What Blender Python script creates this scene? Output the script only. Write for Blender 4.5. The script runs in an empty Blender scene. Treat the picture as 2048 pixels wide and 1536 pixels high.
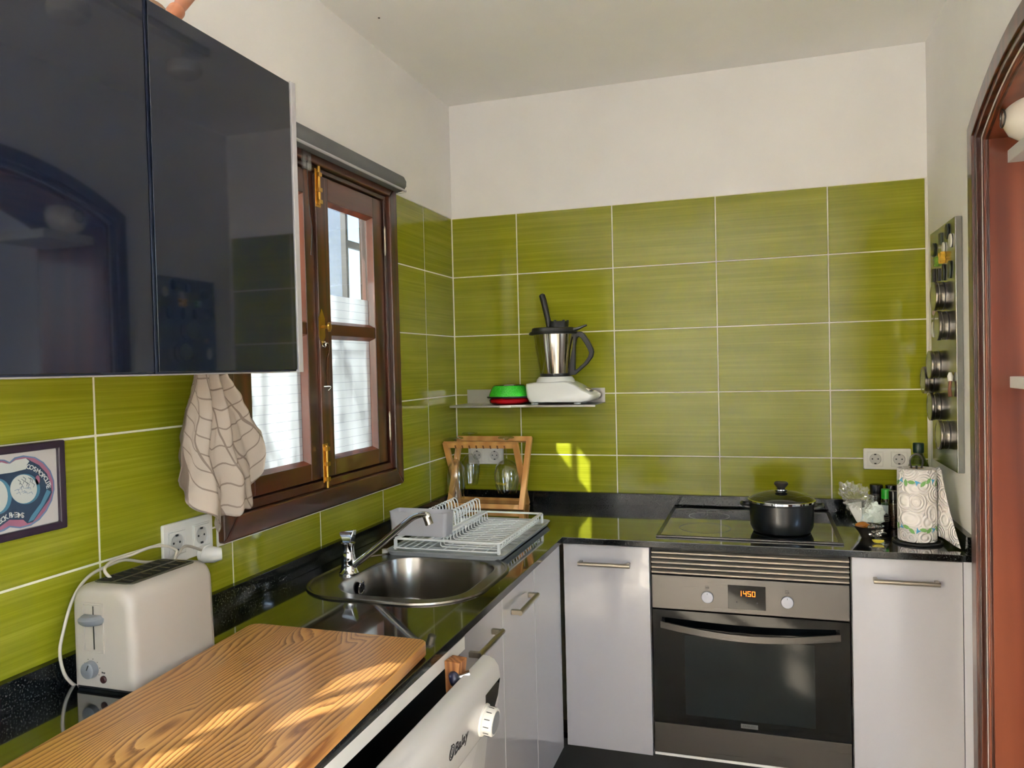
import bpy, bmesh, math, random
from mathutils import Vector, Matrix, noise
R = math.radians
random.seed(7)
SC = bpy.context.scene
COL = SC.collection
# ------------------------------------------------------------------ camera
CAM = Vector((1.24588, -3.08382, 1.46494)); FPX = 1551.9
yw, pt, rl = R(17.8594), R(-1.26607), R(-1.38745)
FWD = Vector((-math.sin(yw)*math.cos(pt), math.cos(yw)*math.cos(pt), math.sin(pt)))
_r = Vector((math.cos(yw), math.sin(yw), 0)); _u = _r.cross(FWD)
RGT = _r*math.cos(rl) + _u*math.sin(rl); UPV = -_r*math.sin(rl) + _u*math.cos(rl)
cd = bpy.data.cameras.new('camera'); cam = bpy.data.objects.new('camera', cd); COL.objects.link(cam)
cd.sensor_width = 36; cd.lens = FPX/2048*36; cd.clip_start = .02
cam.matrix_world = Matrix(((RGT.x, UPV.x, -FWD.x, CAM.x), (RGT.y, UPV.y, -FWD.y, CAM.y), (RGT.z, UPV.z, -FWD.z, CAM.z), (0, 0, 0, 1)))
SC.camera = cam
# ------------------------------------------------------------------ sky, sun, exposure
SUN_DIR = Vector((0.63, 1.0, -0.793)).normalized()
SUN_W, SKY_W, EXPO = 50.0, 1.6, 1.6
w = bpy.data.worlds.new('World'); SC.world = w; w.use_nodes = True
nt = w.node_tree; nt.nodes.clear()
sky = nt.nodes.new('ShaderNodeTexSky'); sky.sky_type = 'NISHITA'; sky.sun_disc = False
sky.sun_elevation = R(32.6); sky.sun_rotation = math.atan2(-SUN_DIR.x, -SUN_DIR.y); sky.dust_density = 2.5
bg = nt.nodes.new('ShaderNodeBackground'); bg.inputs[1].default_value = SKY_W
wo = nt.nodes.new('ShaderNodeOutputWorld')
nt.links.new(sky.outputs[0], bg.inputs[0]); nt.links.new(bg.outputs[0], wo.inputs[0])
sl = bpy.data.lights.new('sun', 'SUN'); sl.energy = SUN_W; sl.angle = R(0.6); sl.color = (1, .93, .83)
so = bpy.data.objects.new('sun', sl); COL.objects.link(so); so.rotation_euler = SUN_DIR.to_track_quat('-Z', 'Y').to_euler()
so.location = (-4, -6, 5)
SC.view_settings.view_transform = 'Standard'; SC.view_settings.look = 'None'
SC.view_settings.exposure = EXPO; SC.view_settings.gamma = 1.0; SC.view_settings.use_curve_mapping = False
SC.cycles.max_bounces = 10; SC.cycles.diffuse_bounces = 6; SC.cycles.transparent_max_bounces = 24
SC.cycles.transmission_bounces = 8; SC.cycles.glossy_bounces = 5
SC.cycles.caustics_reflective = False; SC.cycles.caustics_refractive = False
SC.cycles.sample_clamp_indirect = 6
def portal(loc, rot, sx, sy):
    l = bpy.data.lights.new('portal', 'AREA'); l.shape = 'RECTANGLE'; l.size = sx; l.size_y = sy
    l.cycles.is_portal = True
    o = bpy.data.objects.new('light_portal', l); o.location = loc; o.rotation_euler = rot; COL.objects.link(o)
W = 1.8139          # right wall
ZT = 2.0995         # top of the tiles
ZC = 2.575          # ceiling
YR = -5.3           # wall behind the camera
TOP = .9
portal((-.13, -1.05, 1.6), (0, R(-90), 0), 1.0, .95)
portal((-.13, -3.10, 1.6), (0, R(-90), 0), 1.0, .95)
portal((-.13, -4.45, 1.08), (0, R(-90), 0), 2.1, 1.1)
portal((W+2.55, -2.62, 1.8), (0, R(90), 0), 1.0, .85)
portal((W+.35, -4.15, 1.6), (0, R(90), 0), 1.3, 1.6)
# ------------------------------------------------------------------ helpers
def at(u, v, **k):
    (ax, val), = k.items(); i = 'xyz'.index(ax)
    d = FWD + RGT*((u-1024)/FPX) - UPV*((v-768)/FPX)
    return CAM + d*((val-CAM[i])/d[i])
ORG = {}
class G:
    def __init__(s): s.bm = bmesh.new()
    def box(s, x0, x1, y0, y1, z0, z1, M=None):
        vs = [s.bm.verts.new((x, y, z)) for x in (x0, x1) for y in (y0, y1) for z in (z0, z1)]
        for f in ((0,1,3,2),(4,6,7,5),(0,4,5,1),(2,3,7,6),(0,2,6,4),(1,5,7,3)): s.bm.faces.new([vs[i] for i in f])
        if M is not None:
            for v_ in vs: v_.co = M @ v_.co
        return s
    def ring(s, c, ax, r, n, ph=0.0, ry=None):
        ax = ax.normalized(); a = ax.orthogonal().normalized() if abs(ax.z) < .999 else Vector((1, 0, 0)); b = ax.cross(a)
        ry = r if ry is None else ry
        return [s.bm.verts.new(c + a*math.cos(ph+t*2*math.pi/n)*r + b*math.sin(ph+t*2*math.pi/n)*ry) for t in range(n)]
    def bridge(s, A, B):
        n = len(A)
        for i in range(n): s.bm.faces.new((A[i], A[(i+1) % n], B[(i+1) % n], B[i]))
    def cyl(s, p0, p1, r0, r1=None, n=20, caps=True):
        p0, p1 = Vector(p0), Vector(p1); r1 = r0 if r1 is None else r1
        A = s.ring(p0, p1-p0, r0, n); B = s.ring(p1, p1-p0, r1, n); s.bridge(A, B)
        if caps: s.bm.faces.new(A[::-1]); s.bm.faces.new(B)
        return s
    def lathe(s, c, prof, n=32, ax=(0, 0, 1), close=True):
        c = Vector(c); ax = Vector(ax).normalized(); prev = None; first = None
        for r, z in prof:
            cur = s.ring(c + ax*z, ax, max(r, 1e-4), n)
            if prev: s.bridge(prev, cur)
            else: first = cur
            prev = cur
        if close:
            s.bm.faces.new(first[::-1]); s.bm.faces.new(prev)
        return s
    def tube(s, pts, r, n=8, closed=False, ry=None):
        pts = [Vector(p) for p in pts]; rings = []; m = len(pts)
        t0 = (pts[1]-pts[0]).normalized(); nr = t0.orthogonal().normalized()
        for i, p in enumerate(pts):
            if closed: t = (pts[(i+1) % m]-pts[i-1]).normalized()
            else: t = (pts[min(i+1, m-1)]-pts[max(i-1, 0)]).normalized()
            nr = (nr - t*nr.dot(t)).normalized(); b = t.cross(nr)
            rr = r[i] if isinstance(r, (list, tuple)) else r
            rings.append([s.bm.verts.new(p + nr*math.cos(k*2*math.pi/n)*rr + b*math.sin(k*2*math.pi/n)*(ry or rr)) for k in range(n)])
        for i in range(m-1): s.bridge(rings[i], rings[i+1])
        if closed: s.bridge(rings[-1], rings[0])
        else: s.bm.faces.new(rings[0][::-1]); s.bm.faces.new(rings[-1])
        return s
    def prism(s, poly, ax, lo, hi):
        """poly: 2-D points in the other two axes, in x<y<z order"""
        def p3(p, h):
            return {'x': (h, p[0], p[1]), 'y': (p[0], h, p[1]), 'z': (p[0], p[1], h)}[ax]
        A = [s.bm.verts.new(p3(p, lo)) for p in poly]; B = [s.bm.verts.new(p3(p, hi)) for p in poly]
        s.bridge(A, B); s.bm.faces.new(A[::-1]); s.bm.faces.new(B)
        return s
    def holed(s, outer, holes, ax, lo, hi):
        """plate with holes: outer loop, hole loops"""
        def p3(p, h):
            return {'x': (h, p[0], p[1]), 'y': (p[0], h, p[1]), 'z': (p[0], p[1], h)}[ax]
        for h, flip in ((lo, True), (hi, False)):
            es = []
            for lp in [outer]+holes:
                vs = [s.bm.verts.new(p3(p, h)) for p in lp]
                es += [s.bm.edges.new((vs[i], vs[(i+1) % len(vs)])) for i in range(len(vs))]
            bmesh.ops.triangle_fill(s.bm, edges=es, use_beauty=True)
        for lp in [outer]+holes:
            A = [s.bm.verts.new(p3(p, lo)) for p in lp]; B = [s.bm.verts.new(p3(p, hi)) for p in lp]; s.bridge(A, B)
        bmesh.ops.remove_doubles(s.bm, verts=s.bm.verts, dist=1e-6)
        return s
    def loft(s, loops, cap0=False, cap1=False):
        rs = [[s.bm.verts.new(p) for p in lp] for lp in loops]
        for a, b in zip(rs, rs[1:]): s.bridge(a, b)
        if cap0: s.bm.faces.new(rs[0][::-1])
        if cap1: s.bm.faces.new(rs[-1])
        return s
def obj(name, g, mat, parent=None, bev=0, seg=2, smooth=True, ang=38, sub=0, solid=0, M=None):
    bm = g.bm if isinstance(g, G) else g
    if M is not None: bmesh.ops.transform(bm, matrix=M, verts=bm.verts)
    off = ORG.get(parent.name, Vector()) if parent else Vector()
    if off.length: bmesh.ops.translate(bm, verts=bm.verts, vec=-off)
    bmesh.ops.recalc_face_normals(bm, faces=bm.faces)
    me = bpy.data.meshes.new(name); bm.to_mesh(me); bm.free()
    for m_ in (mat if isinstance(mat, (list, tuple)) else [mat]): me.materials.append(m_)
    if smooth: me.shade_smooth(); me.set_sharp_from_angle(angle=R(ang))
    o = bpy.data.objects.new(name, me); COL.objects.link(o)
    if parent: o.parent = parent
    ORG[o.name] = off.copy()
    if solid: md = o.modifiers.new('s', 'SOLIDIFY'); md.thickness = solid; md.offset = 0
    if bev:
        md = o.modifiers.new('b', 'BEVEL'); md.width = bev; md.segments = seg; md.limit_method = 'ANGLE'; md.angle_limit = R(35)
        md.harden_normals = True
    if sub: md = o.modifiers.new('u', 'SUBSURF'); md.levels = sub; md.render_levels = sub
    return o
def thing(name, label, cat, loc=(0, 0, 0), group=None):
    o = bpy.data.objects.new(name, None); COL.objects.link(o); o.location = loc; o.empty_display_size = .05
    ORG[o.name] = Vector(loc); o['label'] = label; o['category'] = cat
    if group: o['group'] = group
    return o
def tag(o, label, cat=None, group=None):
    o['label'] = label
    if cat: o['category'] = cat
    if group: o['group'] = group
    return o
def struct(o, label=None):
    o['kind'] = 'structure'
    if label: o['label'] = label
    return o
def rrect(x0, x1, y0, y1, r, n=6):
    P = []
    for cx, cy, a in ((x1-r, y1-r, 0), (x0+r, y1-r, 90), (x0+r, y0+r, 180), (x1-r, y0+r, 270)):
        P += [(cx+r*math.cos(R(a+90*i/n)), cy+r*math.sin(R(a+90*i/n))) for i in range(n+1)]
    return P
def spline(P, n=8, closed=False):
    P = [Vector(p) for p in P]; out = []; m = len(P)
    for i in range(m if closed else m-1):
        a, b, c, d = (P[(i+k) % m] if closed else P[max(0, min(m-1, i+k))] for k in (-1, 0, 1, 2))
        for j in range(n):
            t = j/n
            out.append(.5*((2*b)+(c-a)*t+(2*a-5*b+4*c-d)*t*t+(3*b-a-3*c+d)*t**3))
    if not closed: out.append(P[-1])
    return out
def text(name, s, size, mat, parent, M, extrude=.0004, align='LEFT', spacing=1.0, bold=0):
    cu = bpy.data.curves.new(name, 'FONT'); cu.body = s; cu.size = size; cu.extrude = extrude; cu.align_x = align
    cu.space_character = spacing; cu.resolution_u = 2; cu.offset = bold
    o = bpy.data.objects.new('t', cu); COL.objects.link(o)
    bpy.context.view_layer.update()
    me = bpy.data.meshes.new_from_object(o.evaluated_get(bpy.context.evaluated_depsgraph_get()))
    bpy.data.objects.remove(o); bm = bmesh.new(); bm.from_mesh(me)
    bmesh.ops.transform(bm, matrix=M, verts=bm.verts)
    if parent is None: return bm
    return obj(name, bm, mat, parent, smooth=False)
def frame(o, ex, ey):
    """matrix with origin o, x axis ex, y axis ey"""
    ex = Vector(ex).normalized(); ey = Vector(ey).normalized(); ez = ex.cross(ey); o = Vector(o)
    return Matrix(((ex.x, ey.x, ez.x, o.x), (ex.y, ey.y, ez.y, o.y), (ex.z, ey.z, ez.z, o.z), (0, 0, 0, 1)))
# ------------------------------------------------------------------ materials
def lin(c): return tuple((x/12.92 if x <= .04045 else ((x+.055)/1.055)**2.4) for x in (v/255 for v in c))
def mat(name, c, rough=.5, metal=0, coat=0, spec=.5, trans=0, ior=1.5, emit=None, es=1):
    m = bpy.data.materials.new(name); m.use_nodes = True; b = m.node_tree.nodes['Principled BSDF']
    b.inputs['Base Color'].default_value = (*lin(c), 1); b.inputs['Roughness'].default_value = rough
    b.inputs['Metallic'].default_value = metal; b.inputs['Coat Weight'].default_value = coat
    b.inputs['Coat Roughness'].default_value = .04; b.inputs['Specular IOR Level'].default_value = spec
    b.inputs['Transmission Weight'].default_value = trans; b.inputs['IOR'].default_value = ior
    if emit: b.inputs['Emission Color'].default_value = (*lin(emit), 1); b.inputs['Emission Strength'].default_value = es
    return m
class N:
    def __init__(s, m): s.t = m.node_tree; s.b = s.t.nodes.get('Principled BSDF')
    def n(s, t, **k):
        nd = s.t.nodes.new('ShaderNode'+t)
        for a, v in k.items():
            if a.startswith('i_'): nd.inputs[a[2:].replace('_', ' ')].default_value = v
            else: setattr(nd, a, v)
        return nd
    def l(s, a, b): s.t.links.new(a, b)
    def coord(s, scale, kind='Object', rot=(0, 0, 0)):
        mp = s.n('Mapping'); mp.inputs['Scale'].default_value = scale; mp.inputs['Rotation'].default_value = rot
        if kind == 'Position': s.l(s.n('NewGeometry').outputs['Position'], mp.inputs[0])
        else: s.l(s.n('TexCoord').outputs[kind], mp.inputs[0])
        return mp.outputs[0]
    def ramp(s, fac, stops):
        r = s.n('ValToRGB'); e = r.color_ramp.elements
        while len(e) < len(stops): e.new(.5)
        for i, (p, c) in enumerate(stops): e[i].position = p; e[i].color = (*c, 1) if len(c) == 3 else c
        s.l(fac, r.inputs[0]); return r.outputs[0]
    def bump(s, h, strength, dist=.001):
        b = s.n('Bump'); b.inputs['Strength'].default_value = strength; b.inputs['Distance'].default_value = dist
        s.l(h, b.inputs['Height']); s.l(b.outputs[0], s.b.inputs['Normal'])
def noisy(m, scale, c0, c1, kind='Object', lo=.35, hi=.65, detail=6, bump=0, bd=.001):
    k = N(m); t = k.n('TexNoise', i_Scale=1.0, i_Detail=detail); k.l(k.coord(scale, kind), t.inputs['Vector'])
    k.l(k.ramp(t.outputs[0], [(lo, lin(c0)), (hi, lin(c1))]), k.b.inputs['Base Color'])
    if bump: k.bump(t.outputs[0], bump, bd)
    return m
plaster = noisy(mat('plaster_paint', (222, 216, 205), .62, spec=.3), (2.5, 2.5, 2.5), (240, 238, 236), (234, 232, 230), 'Position', bump=.25, bd=.012)
ceilm = noisy(mat('ceiling_paint', (222, 216, 205), .7, spec=.3), (2, 2, 2), (244, 243, 241), (238, 237, 235), 'Position', bump=.2, bd=.01)
grout = mat('grout', (226, 222, 196), .8)
tile = mat('green_glazed_tile', (150, 160, 40), .11, spec=.32)
k = N(tile)
oi = k.n('ObjectInfo'); cv = k.n('VectorMath', operation='ADD'); gp = k.coord((1.3, 1.3, 170), 'Position')
sc_ = k.n('VectorMath', operation='SCALE'); sc_.inputs[0].default_value = (3, 7, 11); k.l(oi.outputs['Random'], sc_.inputs['Scale'])
k.l(gp, cv.inputs[0]); k.l(sc_.outputs[0], cv.inputs[1])
t1 = k.n('TexNoise', i_Scale=1.0, i_Detail=5, i_Roughness=.65); k.l(cv.outputs[0], t1.inputs['Vector'])
t2 = k.n('TexNoise', i_Scale=3.0, i_Detail=3)
k.l(k.coord((1, 1, 9), 'Position'), t2.inputs['Vector'])
mx = k.n('MixRGB', blend_type='MIX'); mx.inputs[0].default_value = .3; k.l(t1.outputs[0], mx.inputs[1]); k.l(t2.outputs[0], mx.inputs[2])
k.l(k.ramp(mx.outputs[0], [(.33, lin((122, 124, 22))), (.5, lin((135, 137, 30))), (.68, lin((152, 154, 48)))]), k.b.inputs['Base Color'])
k.bump(t1.outputs[0], .12, .0006)
granite = mat('black_granite', (14, 15, 14), .07, spec=.4, coat=1)
k = N(granite); v1 = k.n('TexVoronoi', i_Scale=1.0); k.l(k.coord((520, 520, 520), 'Position'), v1.inputs['Vector'])
t1 = k.n('TexNoise', i_Scale=1.0, i_Detail=3); k.l(k.coord((300, 300, 300), 'Position'), t1.inputs['Vector'])
k.l(k.ramp(t1.outputs[0], [(.3, lin((8, 9, 10))), (.58, lin((17, 19, 19))), (.70, lin((52, 55, 50))), (.82, lin((130, 130, 122)))]), k.b.inputs['Base Color'])
rr = k.n('MapRange'); rr.inputs[3].default_value = .05; rr.inputs[4].default_value = .16; k.l(t1.outputs[0], rr.inputs[0]); k.l(rr.outputs[0], k.b.inputs['Roughness'])
granite.node_tree.nodes['Principled BSDF'].inputs['Coat IOR'].default_value = 1.9
granite2 = granite.copy(); granite2.name = 'granite_upstand'; granite2.node_tree.nodes['Principled BSDF'].inputs['Coat Weight'].default_value = 0
def wood(name, c0, c1, c2, scale, rough=.35, coat=0, dist=6, axis='y', bands=1.0, bump=.1):
    m = mat(name, c1, rough, coat=coat); k = N(m)
    sc3 = {'y': (scale, scale*.06, scale), 'z': (scale, scale, scale*.05), 'x': (scale*.06, scale, scale)}[axis]
    co = k.coord(sc3, 'Position')
    t = k.n('TexNoise', i_Scale=.35, i_Detail=2); k.l(co, t.inputs['Vector'])
    ad = k.n('MixRGB', blend_type='ADD'); ad.inputs[0].default_value = 1; k.l(co, ad.inputs[1])
    sc_ = k.n('MixRGB', blend_type='MULTIPLY'); sc_.inputs[0].default_value = 1; sc_.inputs[2].default_value = (dist, dist, dist, 1)
    k.l(t.outputs[1], sc_.inputs[1]); k.l(sc_.outputs[0], ad.inputs[2])
    wv = k.n('TexWave', wave_type='BANDS', bands_direction={'y': 'X', 'z': 'DIAGONAL', 'x': 'Y'}[axis], i_Scale=bands, i_Distortion=1.2, i_Detail=2)
    k.l(ad.outputs[0], wv.inputs['Vector'])
    f = k.n('TexNoise', i_Scale=3.0, i_Detail=6); k.l(co, f.inputs['Vector'])
    mm = k.n('MixRGB'); mm.inputs[0].default_value = .35; k.l(wv.outputs[0], mm.inputs[1]); k.l(f.outputs[0], mm.inputs[2])
    k.l(k.ramp(mm.outputs[0], [(.12, lin(c0)), (.45, lin(c1)), (.85, lin(c2))]), k.b.inputs['Base Color'])
    k.bump(mm.outputs[0], bump, .0006); return m
mahog = wood('dark_mahogany', (48, 22, 14), (66, 32, 20), (88, 44, 27), 26, .3, .5, 2, 'z', .5, .05)
mahog_h = wood('dark_mahogany_rail', (48, 22, 14), (64, 31, 20), (84, 42, 26), 26, .3, .5, 2, 'y', .5, .05)
revealm = wood('red_varnished_wood', (92, 44, 27), (112, 55, 35), (128, 68, 44), 14, .35, .25, 2.5, 'z', .4, .03)
boardm = mat('pine_board', (176, 122, 66), .33, coat=.15); k = N(boardm)
co = k.coord((1, 1, 1), 'Position', (0, 0, R(-3))); w1 = k.n('TexNoise', i_Scale=1.0, i_Detail=2)
mp = k.n('Mapping'); mp.inputs['Scale'].default_value = (7, 1.6, 7); k.l(co, mp.inputs[0]); k.l(mp.outputs[0], w1.inputs['Vector'])
sx = k.n('SeparateXYZ'); k.l(co, sx.inputs[0])
kn_ = k.n('TexVoronoi', i_Scale=1.0, feature='F1'); mp2 = k.n('Mapping'); mp2.inputs['Scale'].default_value = (5.5, 2.2, 1); k.l(co, mp2.inputs[0]); k.l(mp2.outputs[0], kn_.inputs['Vector'])
kr_ = k.n('MapRange'); kr_.inputs[1].default_value = 0; kr_.inputs[2].default_value = .35; kr_.inputs[3].default_value = .075; kr_.inputs[4].default_value = 0; k.l(kn_.outputs['Distance'], kr_.inputs[0])
a1 = k.n('Math', operation='MULTIPLY_ADD'); a1.inputs[1].default_value = .13; k.l(w1.outputs[0], a1.inputs[0]); k.l(sx.outputs[0], a1.inputs[2])
a1b = k.n('Math', operation='ADD'); k.l(a1.outputs[0], a1b.inputs[0]); k.l(kr_.outputs[0], a1b.inputs[1])
a2 = k.n('Math', operation='MULTIPLY'); a2.inputs[1].default_value = 95; k.l(a1b.outputs[0], a2.inputs[0])
a3 = k.n('Math', operation='FRACT'); k.l(a2.outputs[0], a3.inputs[0])
fn_ = k.n('TexNoise', i_Scale=1.0, i_Detail=4); mp3 = k.n('Mapping'); mp3.inputs['Scale'].default_value = (260, 9, 200); k.l(co, mp3.inputs[0]); k.l(mp3.outputs[0], fn_.inputs['Vector'])
mm = k.n('MixRGB'); mm.inputs[0].default_value = .4; k.l(a3.outputs[0], mm.inputs[1]); k.l(fn_.outputs[0], mm.inputs[2])
big = k.n('TexNoise', i_Scale=3.0, i_Detail=1); k.l(co, big.inputs['Vector'])
c1 = k.ramp(mm.outputs[0], [(.15, lin((190, 146, 86))), (.5, lin((172, 124, 68))), (.72, lin((112, 66, 32))), (.85, lin((180, 132, 74)))])
m5 = k.n('MixRGB', blend_type='MULTIPLY'); m5.inputs[0].default_value = .5; k.l(c1, m5.inputs[1]); k.l(k.ramp(big.outputs[0], [(.35, (.72, .66, .6)), (.65, (1, 1, 1))]), m5.inputs[2]); k.l(m5.outputs[0], k.b.inputs['Base Color'])
k.bump(mm.outputs[0], .15, .0005)
pine = wood('pine_bar', (196, 138, 76), (206, 150, 86), (216, 164, 98), 16, .45, 0, 2, 'y', .3, .02)
oakm = wood('oak_block', (120, 72, 38), (150, 96, 54), (176, 122, 74), 80, .5, 0, 2, 'z', .5, .05)
wlam = mat('white_gloss_laminate', (168, 167, 171), .16, coat=.5)
wplas = mat('white_plastic', (222, 220, 214), .3)
steel = mat('brushed_steel', (86, 84, 82), .3, 1)
k = N(steel); t = k.n('TexNoise', i_Scale=1.0, i_Detail=4); k.l(k.coord((3, 3, 700), 'Position'), t.inputs['Vector'])
rr = k.n('MapRange'); rr.inputs[3].default_value = .22; rr.inputs[4].default_value = .4; k.l(t.outputs[0], rr.inputs[0]); k.l(rr.outputs[0], k.b.inputs['Roughness'])
k.bump(t.outputs[0], .08, .0005)
nickel = mat('satin_nickel', (168, 160, 146), .28, 1)
chrome = mat('chrome', (215, 218, 222), .05, 1)
pol = mat('polished_steel', (190, 184, 172), .1, 1)
sinkm = mat('sink_steel', (140, 136, 130), .22, 1)
blackgl = mat('black_glass', (6, 8, 9), .04, coat=1)
blackgl.node_tree.nodes['Principled BSDF'].inputs['Coat IOR'].default_value = 1.7
bluegl = mat('dark_blue_glass', (16, 22, 36), .035, coat=.4)
edgebl = mat('door_edge_navy', (18, 24, 44), .3)
blackpl = mat('black_plastic', (26, 27, 30), .38)
blackm = mat('matt_black', (12, 12, 13), .6)
ink = mat('black_ink', (24, 24, 28), .6)
greyp = mat('grey_plastic', (120, 124, 130), .4)
lgrey = mat('light_grey_plastic', (176, 176, 182), .42)
rackm = mat('white_coated_wire', (236, 238, 238), .3)
brass = mat('brass', (190, 150, 74), .3, 1)
fabric_grey = mat('grey_blind_fabric', (104, 106, 108), .8)
caulk = mat('white_caulk', (225, 222, 210), .7)
def thin(name, tint, refl=.9, rough=.0, op=0, dif=(200, 200, 200)):
    m = bpy.data.materials.new(name); m.use_nodes = True; k = N(m); k.t.nodes.remove(k.b)
    out = [n for n in k.t.nodes if n.type == 'OUTPUT_MATERIAL'][0]
    tr = k.n('BsdfTransparent'); tr.inputs[0].default_value = (*tint, 1)
    gl = k.n('BsdfGlossy'); gl.inputs['Roughness'].default_value = rough
    fr = k.n('Fresnel'); bf = k.n('MapRange'); bf.inputs[3].default_value = 1.5; bf.inputs[4].default_value = 1/1.5
    k.l(k.n('NewGeometry').outputs['Backfacing'], bf.inputs[0]); k.l(bf.outputs[0], fr.inputs[0]); ml = k.n('Math', operation='MULTIPLY'); ml.inputs[1].default_value = refl
    k.l(fr.outputs[0], ml.inputs[0]); mx = k.n('MixShader'); k.l(ml.outputs[0], mx.inputs[0]); k.l(tr.outputs[0], mx.inputs[1]); k.l(gl.outputs[0], mx.inputs[2])
    last = mx
    if op:
        df = k.n('BsdfDiffuse'); df.inputs[0].default_value = (*lin(dif), 1)
        m2 = k.n('MixShader'); m2.inputs[0].default_value = op; k.l(mx.outputs[0], m2.inputs[1]); k.l(df.outputs[0], m2.inputs[2]); last = m2
    k.l(last.outputs[0], out.inputs[0]); return m
pane_gl = thin('window_glass', (.95, .97, .97))
dim_gl = thin('dimming_window_glass', (.31, .33, .34))  # tint added to the panes to hold back sun and daylight
drink_gl = thin('drinking_glass', (.985, .99, .985), 2.0)
clear_pl = thin('clear_plastic', (.9, .92, .9), 1.6, .08, .1)
oil_gl = thin('olive_oil_glass', (.42, .5, .08), 1.2, .0, .15, (90, 110, 20))
jar_gl = thin('dark_jar_glass', (.25, .2, .16), 1.2)
# window film: lets daylight scatter through, thin cut lines
film = bpy.data.materials.new('frosted_film'); film.use_nodes = True; k = N(film); k.t.nodes.remove(k.b)
out = [n for n in k.t.nodes if n.type == 'OUTPUT_MATERIAL'][0]
tl = k.n('BsdfTranslucent'); df = k.n('BsdfDiffuse'); rf = k.n('BsdfRefraction'); tp = k.n('BsdfTransparent')
rf.inputs['Roughness'].default_value = .5; rf.inputs['IOR'].default_value = 1.15
sx = k.n('SeparateXYZ'); k.l(k.n('NewGeometry').outputs['Position'], sx.inputs[0])
md_ = k.n('Math', operation='MODULO'); md_.inputs[1].default_value = .0255; k.l(sx.outputs[2], md_.inputs[0])
lt = k.n('Math', operation='LESS_THAN'); lt.inputs[1].default_value = .0012; k.l(md_.outputs[0], lt.inputs[0])
cr = k.n('MixRGB'); cr.inputs[1].default_value = (.39, .405, .415, 1); cr.inputs[2].default_value = (.16, .19, .21, 1); k.l(lt.outputs[0], cr.inputs[0])
for n_ in (tl, rf): k.l(cr.outputs[0], n_.inputs[0])
df.inputs[0].default_value = (.5, .52, .52, 1)
m1 = k.n('MixShader'); m1.inputs[0].default_value = .68; k.l(tl.outputs[0], m1.inputs[1]); k.l(rf.outputs[0], m1.inputs[2])
m2 = k.n('MixShader'); m2.inputs[0].default_value = .2; k.l(m1.outputs[0], m2.inputs[1]); k.l(df.outputs[0], m2.inputs[2])
m3 = k.n('MixShader'); m3.inputs[0].default_value = .06; k.l(m2.outputs[0], m3.inputs[1]); k.l(tp.outputs[0], m3.inputs[2])
k.l(m3.outputs[0], out.inputs[0])

# ================================================================== SETTING
# back wall: plaster above, grout bed below, tiles proud
def wall_tiled(name, axis):
    g = G()
    return g
TW, TH, JT = .39925, .25, .0044
WIN = (-1.542, -.562, 1.058, 2.125)      # casing outline on the left wall (y0,y1,z0,z1)
g = G(); g.box(-.12, W+.1, .0012, .14, 0, ZT); g.box(-.12, W+.1, -.0005, .14, ZT, ZC+.05)
wb = obj('wall_back', g, [plaster, grout], smooth=False)
for p in wb.data.polygons:
    if p.center.z < ZT-.2: p.material_index = 1
struct(wb)
def tile_poly(cells, axis):
    """cells: list of 2-D rects forming one tile"""
    bm = bmesh.new()
    for (a0, a1, z0, z1) in cells:
        if axis == 'back': P = [(a0, 0, z0), (a1, 0, z0), (a1, 0, z1), (a0, 0, z1)]
        else: P = [(0, a0, z0), (0, a1, z0), (0, a1, z1), (0, a0, z1)]
        bm.faces.new([bm.verts.new(p) for p in P])
    bmesh.ops.remove_doubles(bm, verts=bm.verts, dist=1e-5)
    ex = bmesh.ops.extrude_face_region(bm, geom=bm.faces[:])
    vec = Vector((0, .008, 0)) if axis == 'back' else Vector((-.008, 0, 0))
    bmesh.ops.translate(bm, verts=[v for v in ex['geom'] if isinstance(v, bmesh.types.BMVert)], vec=vec)
    return bm
rows = [(ZT-TH*(j+1), ZT-TH*j) for j in range(5)]
rows[4] = (.93, rows[4][1])
xs = [.0] + [.28775+TW*i for i in range(4)] + [W-.006]
for i in range(5):
    for (z0, z1) in rows:
        obj('tile', tile_poly([(xs[i]+JT/2, xs[i+1]-JT/2, z0+JT/2, z1-JT/2)], 'back'), tile, wb, bev=.0012, seg=1)
# left wall: opening for the two windows
OP = (-1.535, -.568, 1.075, 2.11)
DR = (-4.98, -3.90, .02, 2.09)
OP2 = tuple(OP[i]-(2.05 if i < 2 else 0) for i in range(4))
def rect(a): return [(a[0], a[2]), (a[1], a[2]), (a[1], a[3]), (a[0], a[3])]
g = G()
g.holed([(YR-.12, 0), (.12, 0), (.12, ZT), (YR-.12, ZT)], [rect((OP[0], OP[1], OP[2], ZT-.001)), rect((OP2[0], OP2[1], OP2[2], ZT-.001)), rect(DR)], 'x', -.10, -.0012)
g.holed([(YR-.12, ZT), (.12, ZT), (.12, ZC+.05), (YR-.12, ZC+.05)], [], 'x', -.10, .0005)
wl = obj('wall_left', g, [plaster, grout], smooth=False)
for p in wl.data.polygons:
    if p.center.z < ZT-.001 and p.center.x > -.1 and abs(p.normal.x) > .9: p.material_index = 1
struct(wl)
ys = [0.0, -.2905] + [-.2905-TW*i for i in range(1, 10)]
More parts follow.
